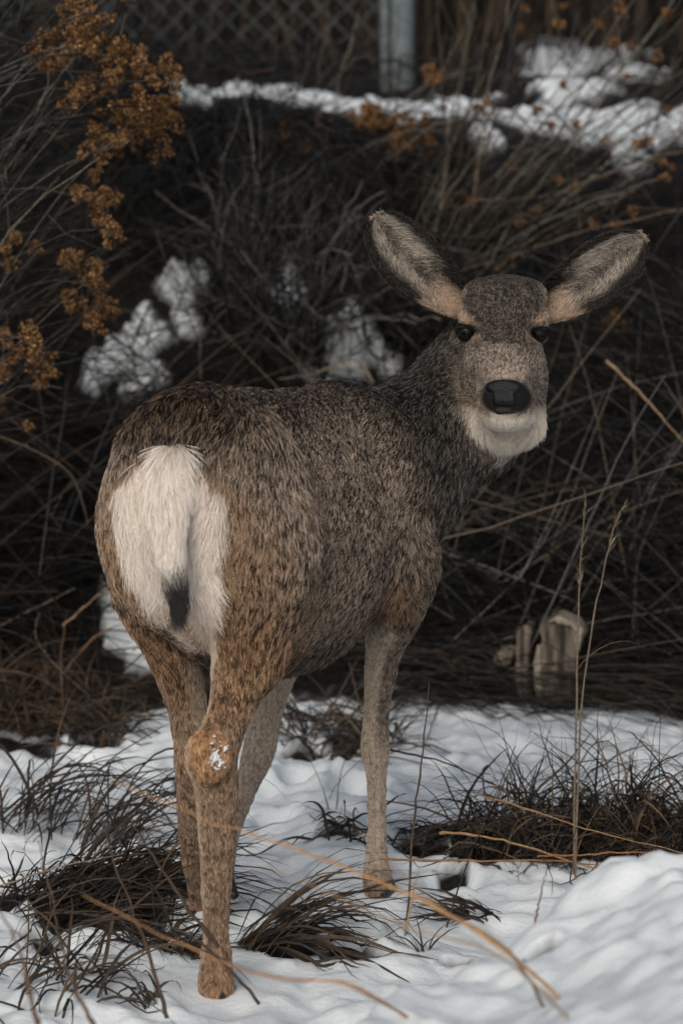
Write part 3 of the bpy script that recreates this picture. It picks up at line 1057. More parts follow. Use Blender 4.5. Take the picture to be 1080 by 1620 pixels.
nv_, nq_ = surface_nets(NP, NOSE_C - 0.06, NOSE_C + 0.06, 0.0016, relax=1)
child(mesh_object('nose', nv_, nq_, M_nose), deer)

k = NT('eye_glossy')
k.set(Roughness=0.10)
k.b.inputs['Base Color'].default_value = (0.006, 0.0045, 0.004, 1)
k.b.inputs['Coat Weight'].default_value = 0.0
k.b.inputs['Specular IOR Level'].default_value = 0.25
k.b.inputs['Coat Roughness'].default_value = 0.03
M_eye = k.m


def uv_sphere(c, r, nu=24, nv=14):
    V, Q = [], []
    for i in range(nv + 1):
        th = math.pi * i / nv
        for j in range(nu):
            ph = 2 * math.pi * j / nu
            V.append((c[0] + r * math.sin(th) * math.cos(ph), c[1] + r * math.sin(th) * math.sin(ph), c[2] + r * math.cos(th)))
    for i in range(nv):
        for j in range(nu):
            Q.append((i * nu + j, (i + 1) * nu + j, (i + 1) * nu + (j + 1) % nu, i * nu + (j + 1) % nu))
    return V, Q


for sg, e in zip((-1, 1), EYES):
    c = np.array((e[0] - sg * 0.0032, e[1] + 0.0165, e[2] - 0.001))
    V, Q = uv_sphere(c, 0.0205)
    eo = child(mesh_object('eye', V, Q, M_eye), deer)
    # lids: skin wrapped over the ball, leaving an almond opening that slopes down to the nose
    V, Q, C_, m = [], [], [], 40
    til = -sg * R(-24)
    loops = ((1.0, 0.0209, 0.007), (1.12, 0.0222, 0.007), (1.34, 0.0219, 0.009), (1.52, 0.0202, 0.02))
    for fac, RR, tone in loops:
        for i in range(m):
            a = 2 * math.pi * i / m
            x0 = 0.0152 * math.cos(a) * fac
            z0 = (0.0068 if math.sin(a) > 0 else 0.0100) * math.sin(a) * (1 - 0.25 * math.cos(a) ** 2) * (fac if fac < 1.4 else fac * 1.15)
            x = x0 * math.cos(til) - z0 * math.sin(til) - sg * 0.0012
            zz = x0 * math.sin(til) + z0 * math.cos(til) - 0.0008
            q_ = RR * RR - x * x - zz * zz
            yy = -math.sqrt(q_) if q_ > 0.004 ** 2 else -0.004 + 0.5 * (math.sqrt(x * x + zz * zz) - RR)
            V.append(c + np.array((x, yy, zz)))
            C_.append((tone, tone * 0.8, tone * 0.65))
    for l_ in range(len(loops) - 1):
        for i in range(m):
            j = (i + 1) % m
            Q.append((l_ * m + i, l_ * m + j, (l_ + 1) * m + j, (l_ + 1) * m + i))
    ld = mesh_object('eyelid', np.array(V), Q, M_skin, None, True, np.array(C_))
    ld.parent = eo
    ld.matrix_parent_inverse = parent_world(eo).inverted()
    n = 90
    a = np.linspace(0.05, math.pi * 0.75, n) if sg > 0 else np.linspace(0.25 * math.pi, math.pi - 0.05, n)
    x0, z0 = 0.0168 * np.cos(a), 0.0078 * np.sin(a)
    x = x0 * math.cos(til) - z0 * math.sin(til) - sg * 0.0012
    zz = x0 * math.sin(til) + z0 * math.cos(til)
    r = c + np.stack([x, -np.sqrt(np.maximum(0.0221 ** 2 - x * x - zz * zz, 1e-6)), zz], 1)
    out = norm(np.stack([np.cos(a) + sg * 0.9, -1.0 + 0 * a, 0.25 * np.sin(a)], 1))
    z3 = np.tile(np.array((0.008, 0.006, 0.005)), (n, 1))
    lo = fur('eyelash', r, norm(r - c), out, np.full(n, 0.010), np.full(n, 0.5), z3, z3, np.zeros(n), eo, M_fur, rad=0.0004, clump=0, jit=0.12, wave=0.05, seed=5)

# ---------------------------------------------------------------- tail
TP = []
PR = TP
chain([(P(275, 728, 5.862), 0.024), (P(266, 775, 5.832), 0.0235), (P(267, 820, 5.818), 0.020), (P(273, 880, 5.815), 0.0145), (P(280, 930, 5.822), 0.009), (P(282, 955, 5.826), 0.005)], 0.01, 0.03, 'tail')
PR = _save
tv, tq = surface_nets(TP, P(270, 830, 5.83) - np.array((0.09, 0.1, 0.18)), P(270, 830, 5.83) + np.array((0.09, 0.1, 0.18)), 0.003, relax=2)
tn = vert_normals(tv, tq)


def tailcol(p):
    n = len(p)
    nz = fbm(p * 70, 5, 2)
    k = sstep(0.745, 0.715, p[:, 2] + 0.035 * (nz - 0.5) + 0.25 * (p[:, 0] - P(275, 850, 5.83)[0]) * 0)[:, None]
    b = np.array((0.78, 0.67, 0.57)) * (1 - k) + np.array((0.014, 0.013, 0.013)) * k
    t = np.array((0.95, 0.87, 0.78)) * (1 - k) + np.array((0.035, 0.032, 0.030)) * k
    return b, t


b0, t0 = tailcol(tv)
tail = child(mesh_object('tail', tv, tq, M_skin, None, True, b0 * 0.8), deer)
tri, w = sample(tv, tq, 9000, np.ones(len(tv)), 9)
r, rn = (tv[tri] * w[..., None]).sum(1), norm((tn[tri] * w[..., None]).sum(1))
ok_ = rn[:, 2] > -0.75
r, rn = r[ok_], rn[ok_]
b1, t1 = tailcol(r)
fl_t = np.tile(DOWN + np.array((0.06, 0, 0)), (len(r), 1))
fur('tail_fur', r, rn, fl_t, np.full(len(r), 0.042), np.full(len(r), 0.18), b1, t1, np.zeros(len(r)), tail, M_fur, rad=0.00050, clump=0.6, cell=0.012, jit=0.10, wave=0.14, seed=33, npt=6)

# ---------------------------------------------------------------- hooves
M_hoof = mat_flat('hoof_horn', (0.022, 0.018, 0.016), 0.45, 0.4, 0.4, 160, 0.2)


def hoof(c, fwd):
    hp = []
    global PR
    sv = PR
    PR = hp
    f = norm(np.array((fwd[0], fwd[1], 0.0)))
    sdv = np.array((f[1], -f[0], 0.0))
    for sg in (-1, 1):
        cone(c + sdv * sg * 0.0115 + f * 0.004 + ZX * 0.014, c + sdv * sg * 0.0100 + f * 0.046 - ZX * 0.006, 0.0150, 0.0075, 0.004)
        cone(c + sdv * sg * 0.0115 - f * 0.012 + ZX * 0.004, c + sdv * sg * 0.0110 + f * 0.040 - ZX * 0.008, 0.0110, 0.0075, 0.006)
    PR = sv
    v, q = surface_nets(hp, c - 0.075, c + 0.085, 0.0025, relax=2)
    return child(mesh_object('hoof', v, q, M_hoof), deer)


hoof(P(343, 1572, 5.935), AX)
hoof(P(325, 1443, 6.42), AX)
hoof(P(601, 1412, 6.62), AX)
hoof(P(345, 1402, 6.325), AX * 0.6 + np.array((0, -1.0, 0)))

# snow stuck to the hock, a few clinging crumbs
M_crumb = mat_flat('snow_crumbs', (0.74, 0.75, 0.76), 0.7, 0.3, 0.04, 200)
CP_ = []
PR = CP_
rs = random.Random(4)
for i in range(84):
    cx_, cy_, sp = ((338, 1200, 7), (347, 1210, 7), (340, 1190, 9), (357, 1183, 5), (343, 1178, 9))[(0, 0, 0, 1, 1, 2, 3, 4)[i % 8]]
    x, y = rs.gauss(cx_, sp * 0.62), rs.gauss(cy_, sp * 0.75)
    r_ = rs.uniform(0.0006, 0.0018)
    ell(P(x, y, 5.821 + 0.0006 * abs(x - 331)), (r_ * rs.uniform(0.8, 1.6), 0.004, r_ * rs.uniform(0.6, 1.2)), np.eye(3), 0.0016)
PR = _save
v, q = surface_nets(CP_, P(343, 1198, 5.835) - 0.045, P(343, 1198, 5.835) + 0.045, 0.0008, relax=1)
tag(mesh_object('snow_clump', v, q, M_crumb), 'small white snow crumbs stuck to the hock of the doe', 'snow')
# ================================================================ vegetation helpers
M_straw = mat_attr('dry_straw', 0.7, 0.2, 0.30, 160)
M_twig = mat_attr('grey_twig_bark', 0.8, 0.15, 0.35, 120)
M_seed = mat_attr('dried_seed_fluff', 0.9, 0.1, 0.30, 220)


def arcs(p0, az, el, ln, droop, m, wig, rg, stay=True, clear=0.004, pw=1.4):
    """bending stalks: (n,m,3); az/el start direction, droop = total bend towards the ground"""
    n = len(p0)
    pts = np.zeros((n, m, 3))
    pts[:, 0] = p0
    azw = np.zeros(n)
    elw = np.zeros(n)
    ds = ln / (m - 1)
    for j in range(1, m):
        u = (j - 0.5) / (m - 1)
        azw += rg.normal(0, wig, n)
        elw += rg.normal(0, wig * 0.7, n)
        e = np.maximum(el - droop * u ** pw + elw, -1.45)
        a = az + azw
        stp = np.stack([np.cos(e) * np.sin(a), np.cos(e) * np.cos(a), np.sin(e)], 1)
        pts[:, j] = pts[:, j - 1] + stp * ds[:, None]
        if stay:
            g = ground(pts[:, j, 0], pts[:, j, 1]) + clear
            pts[:, j, 2] = np.maximum(pts[:, j, 2], g)
    return pts


def bez(a, b, c, m):
    u = np.linspace(0, 1, m)[None, :, None]
    return a[:, None] * (1 - u) ** 2 + 2 * b[:, None] * u * (1 - u) + c[:, None] * u * u


def ribbons(pts, wid, col, rg, taper=True, fold=0.25):
    """grass blades: folded strips; pts (n,m,3), wid (n,)"""
    n, m, _ = pts.shape
    tg = norm(np.gradient(pts, axis=1))
    rnd = norm(rg.normal(0, 1, (n, 3)) + np.array((0, 0, 0.8)))
    sd_ = norm(np.cross(tg, rnd[:, None, :] + 0.25 * np.gradient(tg, axis=1)))
    nm = np.cross(sd_, tg)
    u = np.linspace(0, 1, m)
    prof = np.minimum(1, 0.55 + 2 * u) * (1 - u ** 2.2) + 0.04 if taper else np.ones(m)
    w = wid[:, None, None] * prof[None, :, None] * 0.5
    V = np.stack([pts - sd_ * w + nm * w * fold, pts, pts + sd_ * w + nm * w * fold], 2).reshape(-1, 3)
    base = (np.arange(n) * m * 3)[:, None, None] + (np.arange(m - 1) * 3)[None, :, None]
    f = np.array([[0, 1, 4, 3], [1, 2, 5, 4]])
    F = (base[..., None] + f[None, None]).reshape(-1, 4)
    C = np.repeat(col, m * 3, axis=0)
    return V, F, C


def tubes(pts, rad, col, sides=4):
    """round stems; rad (n,m) or (n,)"""
    n, m, _ = pts.shape
    if rad.ndim == 1:
        rad = rad[:, None] * np.linspace(1, 0.45, m)[None]
    tg = norm(np.gradient(pts, axis=1))
    ref = np.where(np.abs(tg[..., 2:3]) > 0.9, np.array((1.0, 0, 0)), np.array((0, 0, 1.0)))
    a = norm(np.cross(tg, ref))
    b = np.cross(tg, a)
    ring = []
    for j in range(sides):
        t = 2 * math.pi * j / sides
        ring.append(pts + (a * math.cos(t) + b * math.sin(t)) * rad[..., None])
    V = np.stack(ring, 2).reshape(-1, 3)
    base = (np.arange(n) * m * sides)[:, None, None] + (np.arange(m - 1) * sides)[None, :, None]
    f = np.array([[j, (j + 1) % sides, sides + (j + 1) % sides, sides + j] for j in range(sides)])
    F = (base[..., None] + f[None, None]).reshape(-1, 4)
    C = np.repeat(col, m * sides, axis=0)
    return V, F, C


def merge(parts):
    V, F, C, o = [], [], [], 0
    for v, f, c in parts:
        V.append(v)
        F.append(f + o)
        C.append(c)
        o += len(v)
    return np.concatenate(V), np.concatenate(F), np.concatenate(C)


CLEAR = [(190, 550, 60), (160, 585, 40), (225, 520, 50), (290, 490, 50), (275, 450, 40), (455, 465, 40), (560, 540, 55), (600, 560, 40), (520, 520, 40), (330, 145, 22), (375, 138, 26), (300, 140, 26), (430, 142, 22), (490, 148, 24),
         (550, 160, 30), (610, 170, 34), (670, 165, 34), (730, 165, 34), (790, 180, 34), (860, 180, 30), (930, 185, 24), (870, 75, 40), (940, 85, 40), (890, 130, 34), (200, 975, 40), (215, 1020, 45), (1000, 190, 22)]


def clear_view(pts, keep, rg):
    """stalks that do not grow in front of the open snow patches (a share of them still may)"""
    x, y = proj(pts)
    bad = np.zeros(len(pts), bool)
    for (cx, cy, r_) in CLEAR:
        bad |= ((x - cx) ** 2 + (y - cy) ** 2 < (r_ * 1.1) ** 2).any(1)
    return ~bad | (rg.uniform(0, 1, len(pts)) < keep)


def pal(n, cols, rg, v=0.25):
    c = np.array(cols)[rg.integers(0, len(cols), n)]
    return c * rg.normal(1, v, n).clip(0.4, 1.8)[:, None]


DARK = [(0.026, 0.021, 0.017), (0.048, 0.036, 0.027), (0.080, 0.058, 0.040), (0.035, 0.029, 0.025)]
SHADE = [(0.007, 0.0068, 0.0066), (0.011, 0.0108, 0.0105), (0.018, 0.0165, 0.015), (0.010, 0.0092, 0.0085)]  # near-black stalk tones: shade inside the brush put into the colour
BROWN = [(0.080, 0.054, 0.034), (0.12, 0.080, 0.050), (0.060, 0.042, 0.028), (0.15, 0.096, 0.058)]
STRAW = [(0.19, 0.148, 0.104), (0.135, 0.107, 0.078), (0.24, 0.184, 0.128), (0.095, 0.076, 0.057)]
GREY = [(0.10, 0.096, 0.091), (0.15, 0.143, 0.134), (0.06, 0.058, 0.056), (0.22, 0.205, 0.188)]
DGREY = [(0.022, 0.024, 0.024), (0.036, 0.038, 0.038), (0.060, 0.060, 0.058), (0.014, 0.0145, 0.0145)]
TAN = [(0.22, 0.195, 0.152), (0.16, 0.142, 0.110), (0.28, 0.245, 0.19), (0.12, 0.104, 0.082)]


def tuft(name, label, cat, base, spread, n, nsolo, ln, el, droop, cols, wid, seed, az=None, azs=math.pi, group=None, wig=0.10, m=8, mode='blade'):
    """a clump of grass: the blades that stand out are parts, the matted rest is one part"""
    rg = np.random.default_rng(seed)
    t = empty(name, base)
    tag(t, label, cat, group)
    r = np.sqrt(rg.uniform(0, 1, n)) * spread
    th = rg.uniform(0, 2 * math.pi, n)
    x, y = base[0] + r * np.cos(th), base[1] + r * np.sin(th) * 1.2
    p0 = np.stack([x, y, ground(x, y) - 0.008], 1)
    a = (rg.uniform(-math.pi, math.pi, n) if az is None else rg.normal(az, azs, n))
    L_ = rg.uniform(*ln, n)
    pts = arcs(p0, a, rg.uniform(*el, n), L_, rg.uniform(*droop, n), m, wig, rg)
    if base[1] > 8.2:
        kp = clear_view(pts, 0.12, rg)
        pts, L_ = pts[kp], L_[kp]
        n = len(pts)
    col = pal(n, cols, rg)
    w = rg.uniform(*wid, n)
    order = np.argsort(-L_)
    solo, rest = order[:nsolo], order[nsolo:]
    for i in solo:
        v, f, c = ribbons(pts[i:i + 1], w[i:i + 1] * 1.15, col[i:i + 1], rg)
        child(mesh_object('blade', v, f, M_straw, None, True, c), t)
    if len(rest):
        v, f, c = ribbons(pts[rest], w[rest], col[rest], rg)
        o = child(mesh_object('matted_blades', v, f, M_straw, None, True, c), t)
        o['kind'] = 'stuff'
    return t


# ================================================================ far side: fence, brush beyond it
M_wire = mat_flat('galvanised_wire', (0.10, 0.118, 0.122), 0.6, 0.3, 0.25, 30)
M_post = mat_flat('weathered_grey_post', (0.13, 0.155, 0.165), 0.75, 0.2, 0.30, 14, 0.3)
FY = 12.6
fz = float(ground(0.0, FY)[0])
fence = empty('chain_link_fence', (0.19, FY, fz))
tag(fence, 'grey chain-link fence with a thick post behind the snowy brush bank', 'fence')
pitch, step = 0.088, 0.044
zs = np.arange(0, 1.62, step)
zig = np.stack([np.where(np.arange(len(zs)) % 2, pitch / 2, 0.0) - pitch / 4, np.where(np.arange(len(zs)) % 2, 0.004, -0.004), zs], 1)[None]
wv, wf, wc = tubes(zig, np.full((1, len(zs)), 0.0034), np.ones((1, 3)), 4)
wire_mesh = None
for i in range(66):
    x = 0.16 - 0.03 - i * pitch / 1.0 * 0.5
    o = mesh_object('wire', wv, wf, M_wire) if wire_mesh is None else bpy.data.objects.new('wire', wire_mesh)
    if wire_mesh is None:
        wire_mesh = o.data
    else:
        COL.objects.link(o)
    o.parent = fence
    o.location = (x - 0.19, 0.0 if i % 2 else 0.002, 0.06)
    if i % 2:
        o.scale = (-1, 1, 1)

def round_post(x, y, z0, z1, r, name, parent, mat, seed):
    rg = np.random.default_rng(seed)
    m = 26
    pts = np.zeros((1, m, 3))
    pts[0, :, 0], pts[0, :, 1], pts[0, :, 2] = x, y, np.linspace(z0, z1, m)
    rad = np.full((1, m), r) * (1 + 0.015 * rg.normal(0, 1, m))
    rad[0, -1] *= 0.75
    v, f, c = tubes(pts, rad, np.ones((1, 3)), 18)
    f = f.tolist() + [tuple(range(len(v) - 18, len(v)))]
    return child(mesh_object(name, v, f, mat), parent)


round_post(0.196, FY + 0.05, fz - 0.2, fz + 1.75, 0.046, 'post', fence, M_post, 1)
round_post(0.142, FY + 0.0, fz - 0.1, fz + 1.65, 0.014, 'tension_pole', fence, M_post, 2)

rg = np.random.default_rng(101)


def scatter(n, x0, x1, y0, y1, rg):
    x, y = rg.uniform(x0, x1, n), rg.uniform(y0, y1, n)
    return np.stack([x, y, ground(x, y) - 0.01], 1)


# tall dry growth beyond the fence, reads as one brown mass
n = 5200
p0 = scatter(n, -4.5, 4.5, 12.9, 17.5, rg)
pts = arcs(p0, rg.uniform(-3.14, 3.14, n), rg.uniform(1.1, 1.55, n), rg.uniform(0.6, 1.6, n), rg.uniform(0.1, 0.7, n), 7, 0.06, rg, stay=False)
o = mesh_object('dry_grass', *ribbons(pts, rg.uniform(0.006, 0.016, n), pal(n, BROWN + DARK, rg), rg)[:2], M_straw, None, True, None)
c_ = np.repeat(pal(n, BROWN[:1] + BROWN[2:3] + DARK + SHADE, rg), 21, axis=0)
a_ = o.data.color_attributes.new('col', 'FLOAT_COLOR', 'POINT')
a_.data.foreach_set('color', np.concatenate([c_, np.ones((len(c_), 1))], 1).astype(np.float32).ravel())
tag(o, 'tall brown dry growth standing beyond the chain-link fence', 'grass', kind='stuff')


def bush_mass(name, label, cx, cy, rx, ry, hgt, n, cols, seed, rad=(0.002, 0.006)):
    """dense dark shrub: many branching twigs from one root"""
    rg = np.random.default_rng(seed)
    z0 = float(ground(cx, cy)[0])
    t = empty(name, (cx, cy, z0))
    tag(t, label, 'shrub')
    th = rg.uniform(0, 6.283, n)
    rr = np.sqrt(rg.uniform(0, 1, n))
    a = np.stack([cx + rx * 0.25 * rr * np.cos(th), cy + ry * 0.25 * rr * np.sin(th), np.full(n, z0 - 0.02)], 1)
    c = np.stack([cx + rx * rr * np.cos(th), cy + ry * rr * np.sin(th), z0 + hgt * rg.uniform(0.35, 1, n) * np.sqrt(np.clip(1 - 0.6 * rr ** 2, 0, 1))], 1)
    b = (a + c) / 2 + rg.normal(0, 0.12, (n, 3)) + np.array((0, 0, hgt * 0.12))
    pts = bez(a, b, c, 8)
    pts += np.cumsum(rg.normal(0, 0.008, pts.shape), 1)
    o = child(mesh_object('branches', *tubes(pts, rg.uniform(*rad, n), pal(n, cols, rg), 4)[:2], M_twig, None, True, np.repeat(pal(n, cols, rg), 32, axis=0)), t)
    o['kind'] = 'stuff'
    return t


for i, (cx, cy) in enumerate(((-2.0, 14.6), (-3.6, 16.5), (-0.2, 17.8), (1.9, 16.0), (3.6, 18.0), (0.9, 19.5))):
    t = bush_mass('dark_shrub', 'dark bare shrub in the brown growth beyond the chain-link fence',
              cx, cy, 1.1, 0.9, 2.1, 420, SHADE + DARK, 300 + i, (0.004, 0.014))
    t['group'] = 'dark shrubs beyond the fence'

# ================================================================ the brushy bank
# litter and fallen stalks matting the slope
n = 9000
p0 = scatter(n, -2.4, 2.4, 8.45, 12.4, rg)
p0[:, 2] += rg.uniform(0, 0.10, n)
sm_ = snow_mask(p0[:, 0], p0[:, 1])
kp = sm_ < 0.3
p0 = p0[kp]
n = len(p0)
pts = arcs(p0, rg.uniform(-3.14, 3.14, n), rg.uniform(-0.1, 0.7, n), rg.uniform(0.10, 0.45, n), rg.uniform(0.2, 1.2, n), 6, 0.16, rg, clear=0.01)
pts = pts[clear_view(pts, 0.1, rg)]
n = len(pts)
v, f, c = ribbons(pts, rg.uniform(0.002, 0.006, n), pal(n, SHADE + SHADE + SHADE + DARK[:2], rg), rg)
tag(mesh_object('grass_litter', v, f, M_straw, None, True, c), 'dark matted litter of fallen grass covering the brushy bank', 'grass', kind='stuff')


def straw_heap(name, label, region, n, cols, seed, ln=(0.3, 0.8), rad=(0.0011, 0.0026), el=(-0.1, 0.9), lift=(0.0, 0.35), az=None, azs=1.0, cat='grass', droop=(0.1, 0.9)):
    """fallen and leaning stalks, tangled so that nobody could count them; region = pixel corners + depth band"""
    rg = np.random.default_rng(seed)
    (x0, x1, y0, y1), = region
    x, y = rg.uniform(x0, x1, n), rg.uniform(y0, y1, n)
    p0 = np.stack([x, y, ground(x, y) + rg.uniform(*lift, n)], 1)
    a = rg.uniform(-3.14, 3.14, n) if az is None else rg.normal(az, azs, n)
    pts = arcs(p0, a, rg.uniform(*el, n), rg.uniform(*ln, n), rg.uniform(*droop, n), 8, 0.05, rg, clear=0.012)
    pts = pts[clear_view(pts, 0.22, rg)]
    n = len(pts)
    v, f, c = tubes(pts, rg.uniform(*rad, n), pal(n, cols, rg), 3)
    o = mesh_object(name, v, f, M_straw, None, True, c)
    tag(o, label, cat, kind='stuff')
    return o


# right: long straw leaning and fallen in front of the bank
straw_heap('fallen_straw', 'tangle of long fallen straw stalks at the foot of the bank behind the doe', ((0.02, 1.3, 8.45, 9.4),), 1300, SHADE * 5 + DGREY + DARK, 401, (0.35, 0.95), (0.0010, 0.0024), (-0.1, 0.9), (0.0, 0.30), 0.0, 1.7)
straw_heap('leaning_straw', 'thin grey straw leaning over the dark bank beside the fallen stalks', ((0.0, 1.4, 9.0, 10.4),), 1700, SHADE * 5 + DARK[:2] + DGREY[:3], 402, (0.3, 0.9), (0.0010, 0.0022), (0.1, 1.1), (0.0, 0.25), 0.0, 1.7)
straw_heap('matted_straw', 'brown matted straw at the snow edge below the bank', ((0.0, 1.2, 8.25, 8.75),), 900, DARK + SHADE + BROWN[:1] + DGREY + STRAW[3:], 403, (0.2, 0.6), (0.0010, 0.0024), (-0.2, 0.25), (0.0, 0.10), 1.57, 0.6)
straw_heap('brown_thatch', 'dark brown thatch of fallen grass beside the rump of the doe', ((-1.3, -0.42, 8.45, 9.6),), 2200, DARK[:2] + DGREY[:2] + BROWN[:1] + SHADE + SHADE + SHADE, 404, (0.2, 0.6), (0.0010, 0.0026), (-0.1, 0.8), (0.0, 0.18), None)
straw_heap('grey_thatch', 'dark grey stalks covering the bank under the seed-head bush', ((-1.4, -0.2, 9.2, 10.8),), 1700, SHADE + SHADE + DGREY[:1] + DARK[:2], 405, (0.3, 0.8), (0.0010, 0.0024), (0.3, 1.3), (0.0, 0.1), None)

straw_heap('pale_straw', 'pale crossing straws standing out over the dark foot of the bank', ((0.05, 1.2, 8.4, 9.0),), 105, STRAW[:2] + GREY[:2] + STRAW[3:], 406, (0.4, 1.1), (0.0013, 0.0028), (0.0, 1.1), (0.02, 0.35), 0.0, 1.8, droop=(0.0, 0.5))
straw_heap('grey_straw', 'thin pale grey straws over the dark bank under the seed-head bush', ((-1.2, -0.35, 8.5, 9.3),), 130, STRAW[1:2] + GREY[:1] + BROWN[1:2], 407, (0.3, 0.8), (0.0011, 0.0022), (0.0, 1.1), (0.0, 0.3), 0.0, 1.8, droop=(0.0, 0.6))

# drooping tufts hanging down the face of the bank below the snow strip
for i, (px, py, nn) in enumerate(((330, 215, 260), (400, 230, 260), (270, 260, 220), (460, 240, 200), (360, 300, 220), (540, 230, 200), (230, 330, 200), (640, 300, 180), (430, 330, 180))):
    b = hit(px, py)
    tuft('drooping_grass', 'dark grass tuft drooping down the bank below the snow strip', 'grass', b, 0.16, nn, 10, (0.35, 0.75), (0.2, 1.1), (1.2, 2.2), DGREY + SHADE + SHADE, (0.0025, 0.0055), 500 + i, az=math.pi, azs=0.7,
         group='drooping tufts on the face of the bank', wig=0.05)

# ================================================================ bushes
def fuzz_ball(rg):
    """one dried flower cluster: small fluffy heads crowded on short stalks"""
    parts = []
    nb = 13
    d = norm(rg.normal(0, 1, (nb, 3)) * np.array((1, 1, 0.7)) + np.array((0, 0, 0.7)))
    ctr = d * rg.uniform(0.012, 0.026, (nb, 1))
    for c in ctr:
        r_ = rg.uniform(0.0055, 0.0095)
        n = 16
        dd = norm(rg.normal(0, 1, (n, 3)) + np.array((0, 0, 0.35)))
        a = np.tile(c - dd[:1] * 0, (n, 1))
        pts = np.stack([a, a + dd * r_ * 0.6, a + dd * r_ * rg.uniform(0.9, 1.3, (n, 1))], 1)
        cc = pal(n, [(0.16, 0.080, 0.032), (0.24, 0.130, 0.056), (0.085, 0.043, 0.020), (0.33, 0.20, 0.10)], rg, 0.2)
        v, f, c2 = ribbons(pts, np.full(n, r_ * 0.62), cc, rg, taper=False)
        parts.append((v, f, c2))
    st = np.stack([np.zeros((nb, 3)) - np.array((0, 0, 0.02)), ctr * 0.5 - np.array((0, 0, 0.006)), ctr], 1)
    parts.append(tubes(st, np.full(nb, 0.0009), pal(nb, BROWN, rg), 3))
    return merge(parts)


SEED_MESH = []
for i in range(6):
    v, f, c = fuzz_ball(np.random.default_rng(700 + i))
    o = mesh_object('seed_head', v, f, M_seed, None, True, c)
    SEED_MESH.append(o.data)
    bpy.data.objects.remove(o)


def seed_head(p, parent, rg, s=1.0):
    o = bpy.data.objects.new('seed_head', SEED_MESH[int(rg.integers(0, 6))])
    COL.objects.link(o)
    o.parent = parent
    o.location = Vector([float(a) for a in (np.array(p) - np.array(parent.location))])
    o.rotation_euler = (rg.normal(0, 0.4), rg.normal(0, 0.4), rg.uniform(0, 6.28))
    s *= rg.uniform(0.75, 1.25)
    o.scale = (s, s, s)


def bush(name, label, root, ends, heads, cols, seed, rad=(0.0016, 0.003), ctrl=None, open_=0.45, twigs=True):
    """shrub with arching stems from one root; ends (n,3); heads = which ends carry a seed head"""
    rg = np.random.default_rng(seed)
    t = empty(name, root)
    tag(t, label, 'shrub')
    n = len(ends)
    a = np.array(root) + rg.normal(0, 0.05, (n, 3)) * np.array((1, 1, 0))
    a[:, 2] = ground(a[:, 0], a[:, 1]) - 0.02
    b = ctrl(a, ends, rg) if ctrl else (a + ends) / 2 + rg.normal(0, 0.07, (n, 3)) + np.array((0, 0, 0.10))
    pts = bez(a, b, ends, 12)
    w = np.cumsum(rg.normal(0, 0.006, pts.shape), 1)
    w -= w[:, -1:] * np.linspace(0, 1, 12)[None, :, None]
    pts = pts + w
    pts = pts[clear_view(pts, open_, rg)]
    n = len(pts)
    parts = [tubes(pts, rg.uniform(*rad, n), pal(n, cols, rg), 4)]
    if twigs:
        k_ = n * 2
        i = rg.integers(0, n, k_)
        j = rg.integers(6, 11, k_)
        st = pts[i, j]
        dr = norm(norm(pts[i, j] - pts[i, j - 1]) + rg.normal(0, 0.45, (k_, 3)))
        L_ = rg.uniform(0.05, 0.22, k_)
        tw = np.stack([st, st + dr * (L_ * 0.5)[:, None] + rg.normal(0, 0.006, (k_, 3)), st + dr * L_[:, None] + np.array((0, 0, 0.01))], 1)
        parts.append(tubes(tw, rg.uniform(0.0007, 0.0014, k_), pal(k_, cols, rg), 3))
    v, f, c = merge(parts)
    o = child(mesh_object('stems', v, f, M_twig, None, True, c), t)
    o['kind'] = 'stuff'
    for p, s in heads:
        seed_head(p, t, rg, s)
    return t


rg = np.random.default_rng(801)
# bush at the side with crowded orange seed heads
clusters = [(160, 38, 5), (195, 85, 5), (213, 108, 4), (165, 122, 5), (112, 62, 4), (90, 100, 4), (132, 160, 5), (190, 168, 5), (236, 122, 4), (252, 180, 4), (245, 228, 4), (205, 212, 4), (225, 160, 4), (142, 208, 3), (180, 232, 3),
            (60, 112, 3), (130, 282, 3), (150, 302, 3), (176, 342, 4), (164, 322, 3), (122, 420, 3), (146, 440, 4), (130, 470, 4), (150, 492, 3), (20, 560, 4), (50, 570, 4), (30, 600, 4), (60, 540, 3), (20, 392, 3),
            (8, 402, 3), (112, 20, 3), (100, 2, 3), (240, 242, 3), (170, 75, 4), (150, 90, 4), (75, 60, 3), (215, 190, 4), (135, 500, 3), (60, 600, 2), (262, 130, 2), (46, 684, 1)]
heads, ends = [], []
for px, py, nn in clusters:
    nn = int(nn * 1.5)
    Yc = 8.0 + rg.normal(0, 0.12)
    for j in range(nn):
        p = P(px + rg.normal(0, 18), py + rg.normal(0, 14), Yc + rg.normal(0, 0.05))
        heads.append((p, 0.72))
        if j < 2:
            ends.append(p)
ends = np.array(ends)
ex = np.array([P(rg.uniform(-120, 220), rg.uniform(-40, 640), 8.0 + rg.normal(0, 0.2)) for _ in range(110)])
root = np.array((-1.25, 8.05, float(ground(-1.25, 8.05)[0])))


def ctrl_side(a, e, rg):
    b = a * 0.45 + e * 0.55
    b[:, 2] = e[:, 2] + rg.normal(-0.06, 0.14, len(e))
    b[:, 0] += rg.normal(-0.10, 0.14, len(e))
    b[:, 1] += rg.normal(0, 0.10, len(e))
    return b


bush('seed_head_bush', 'bush crowded with orange-brown seed heads on arching pale stems', root, np.concatenate([ends, ex]), heads, GREY[:1] + DGREY + SHADE + TAN[1:2] + TAN[3:] + BROWN[:1], 802, (0.0010, 0.0024), ctrl_side)

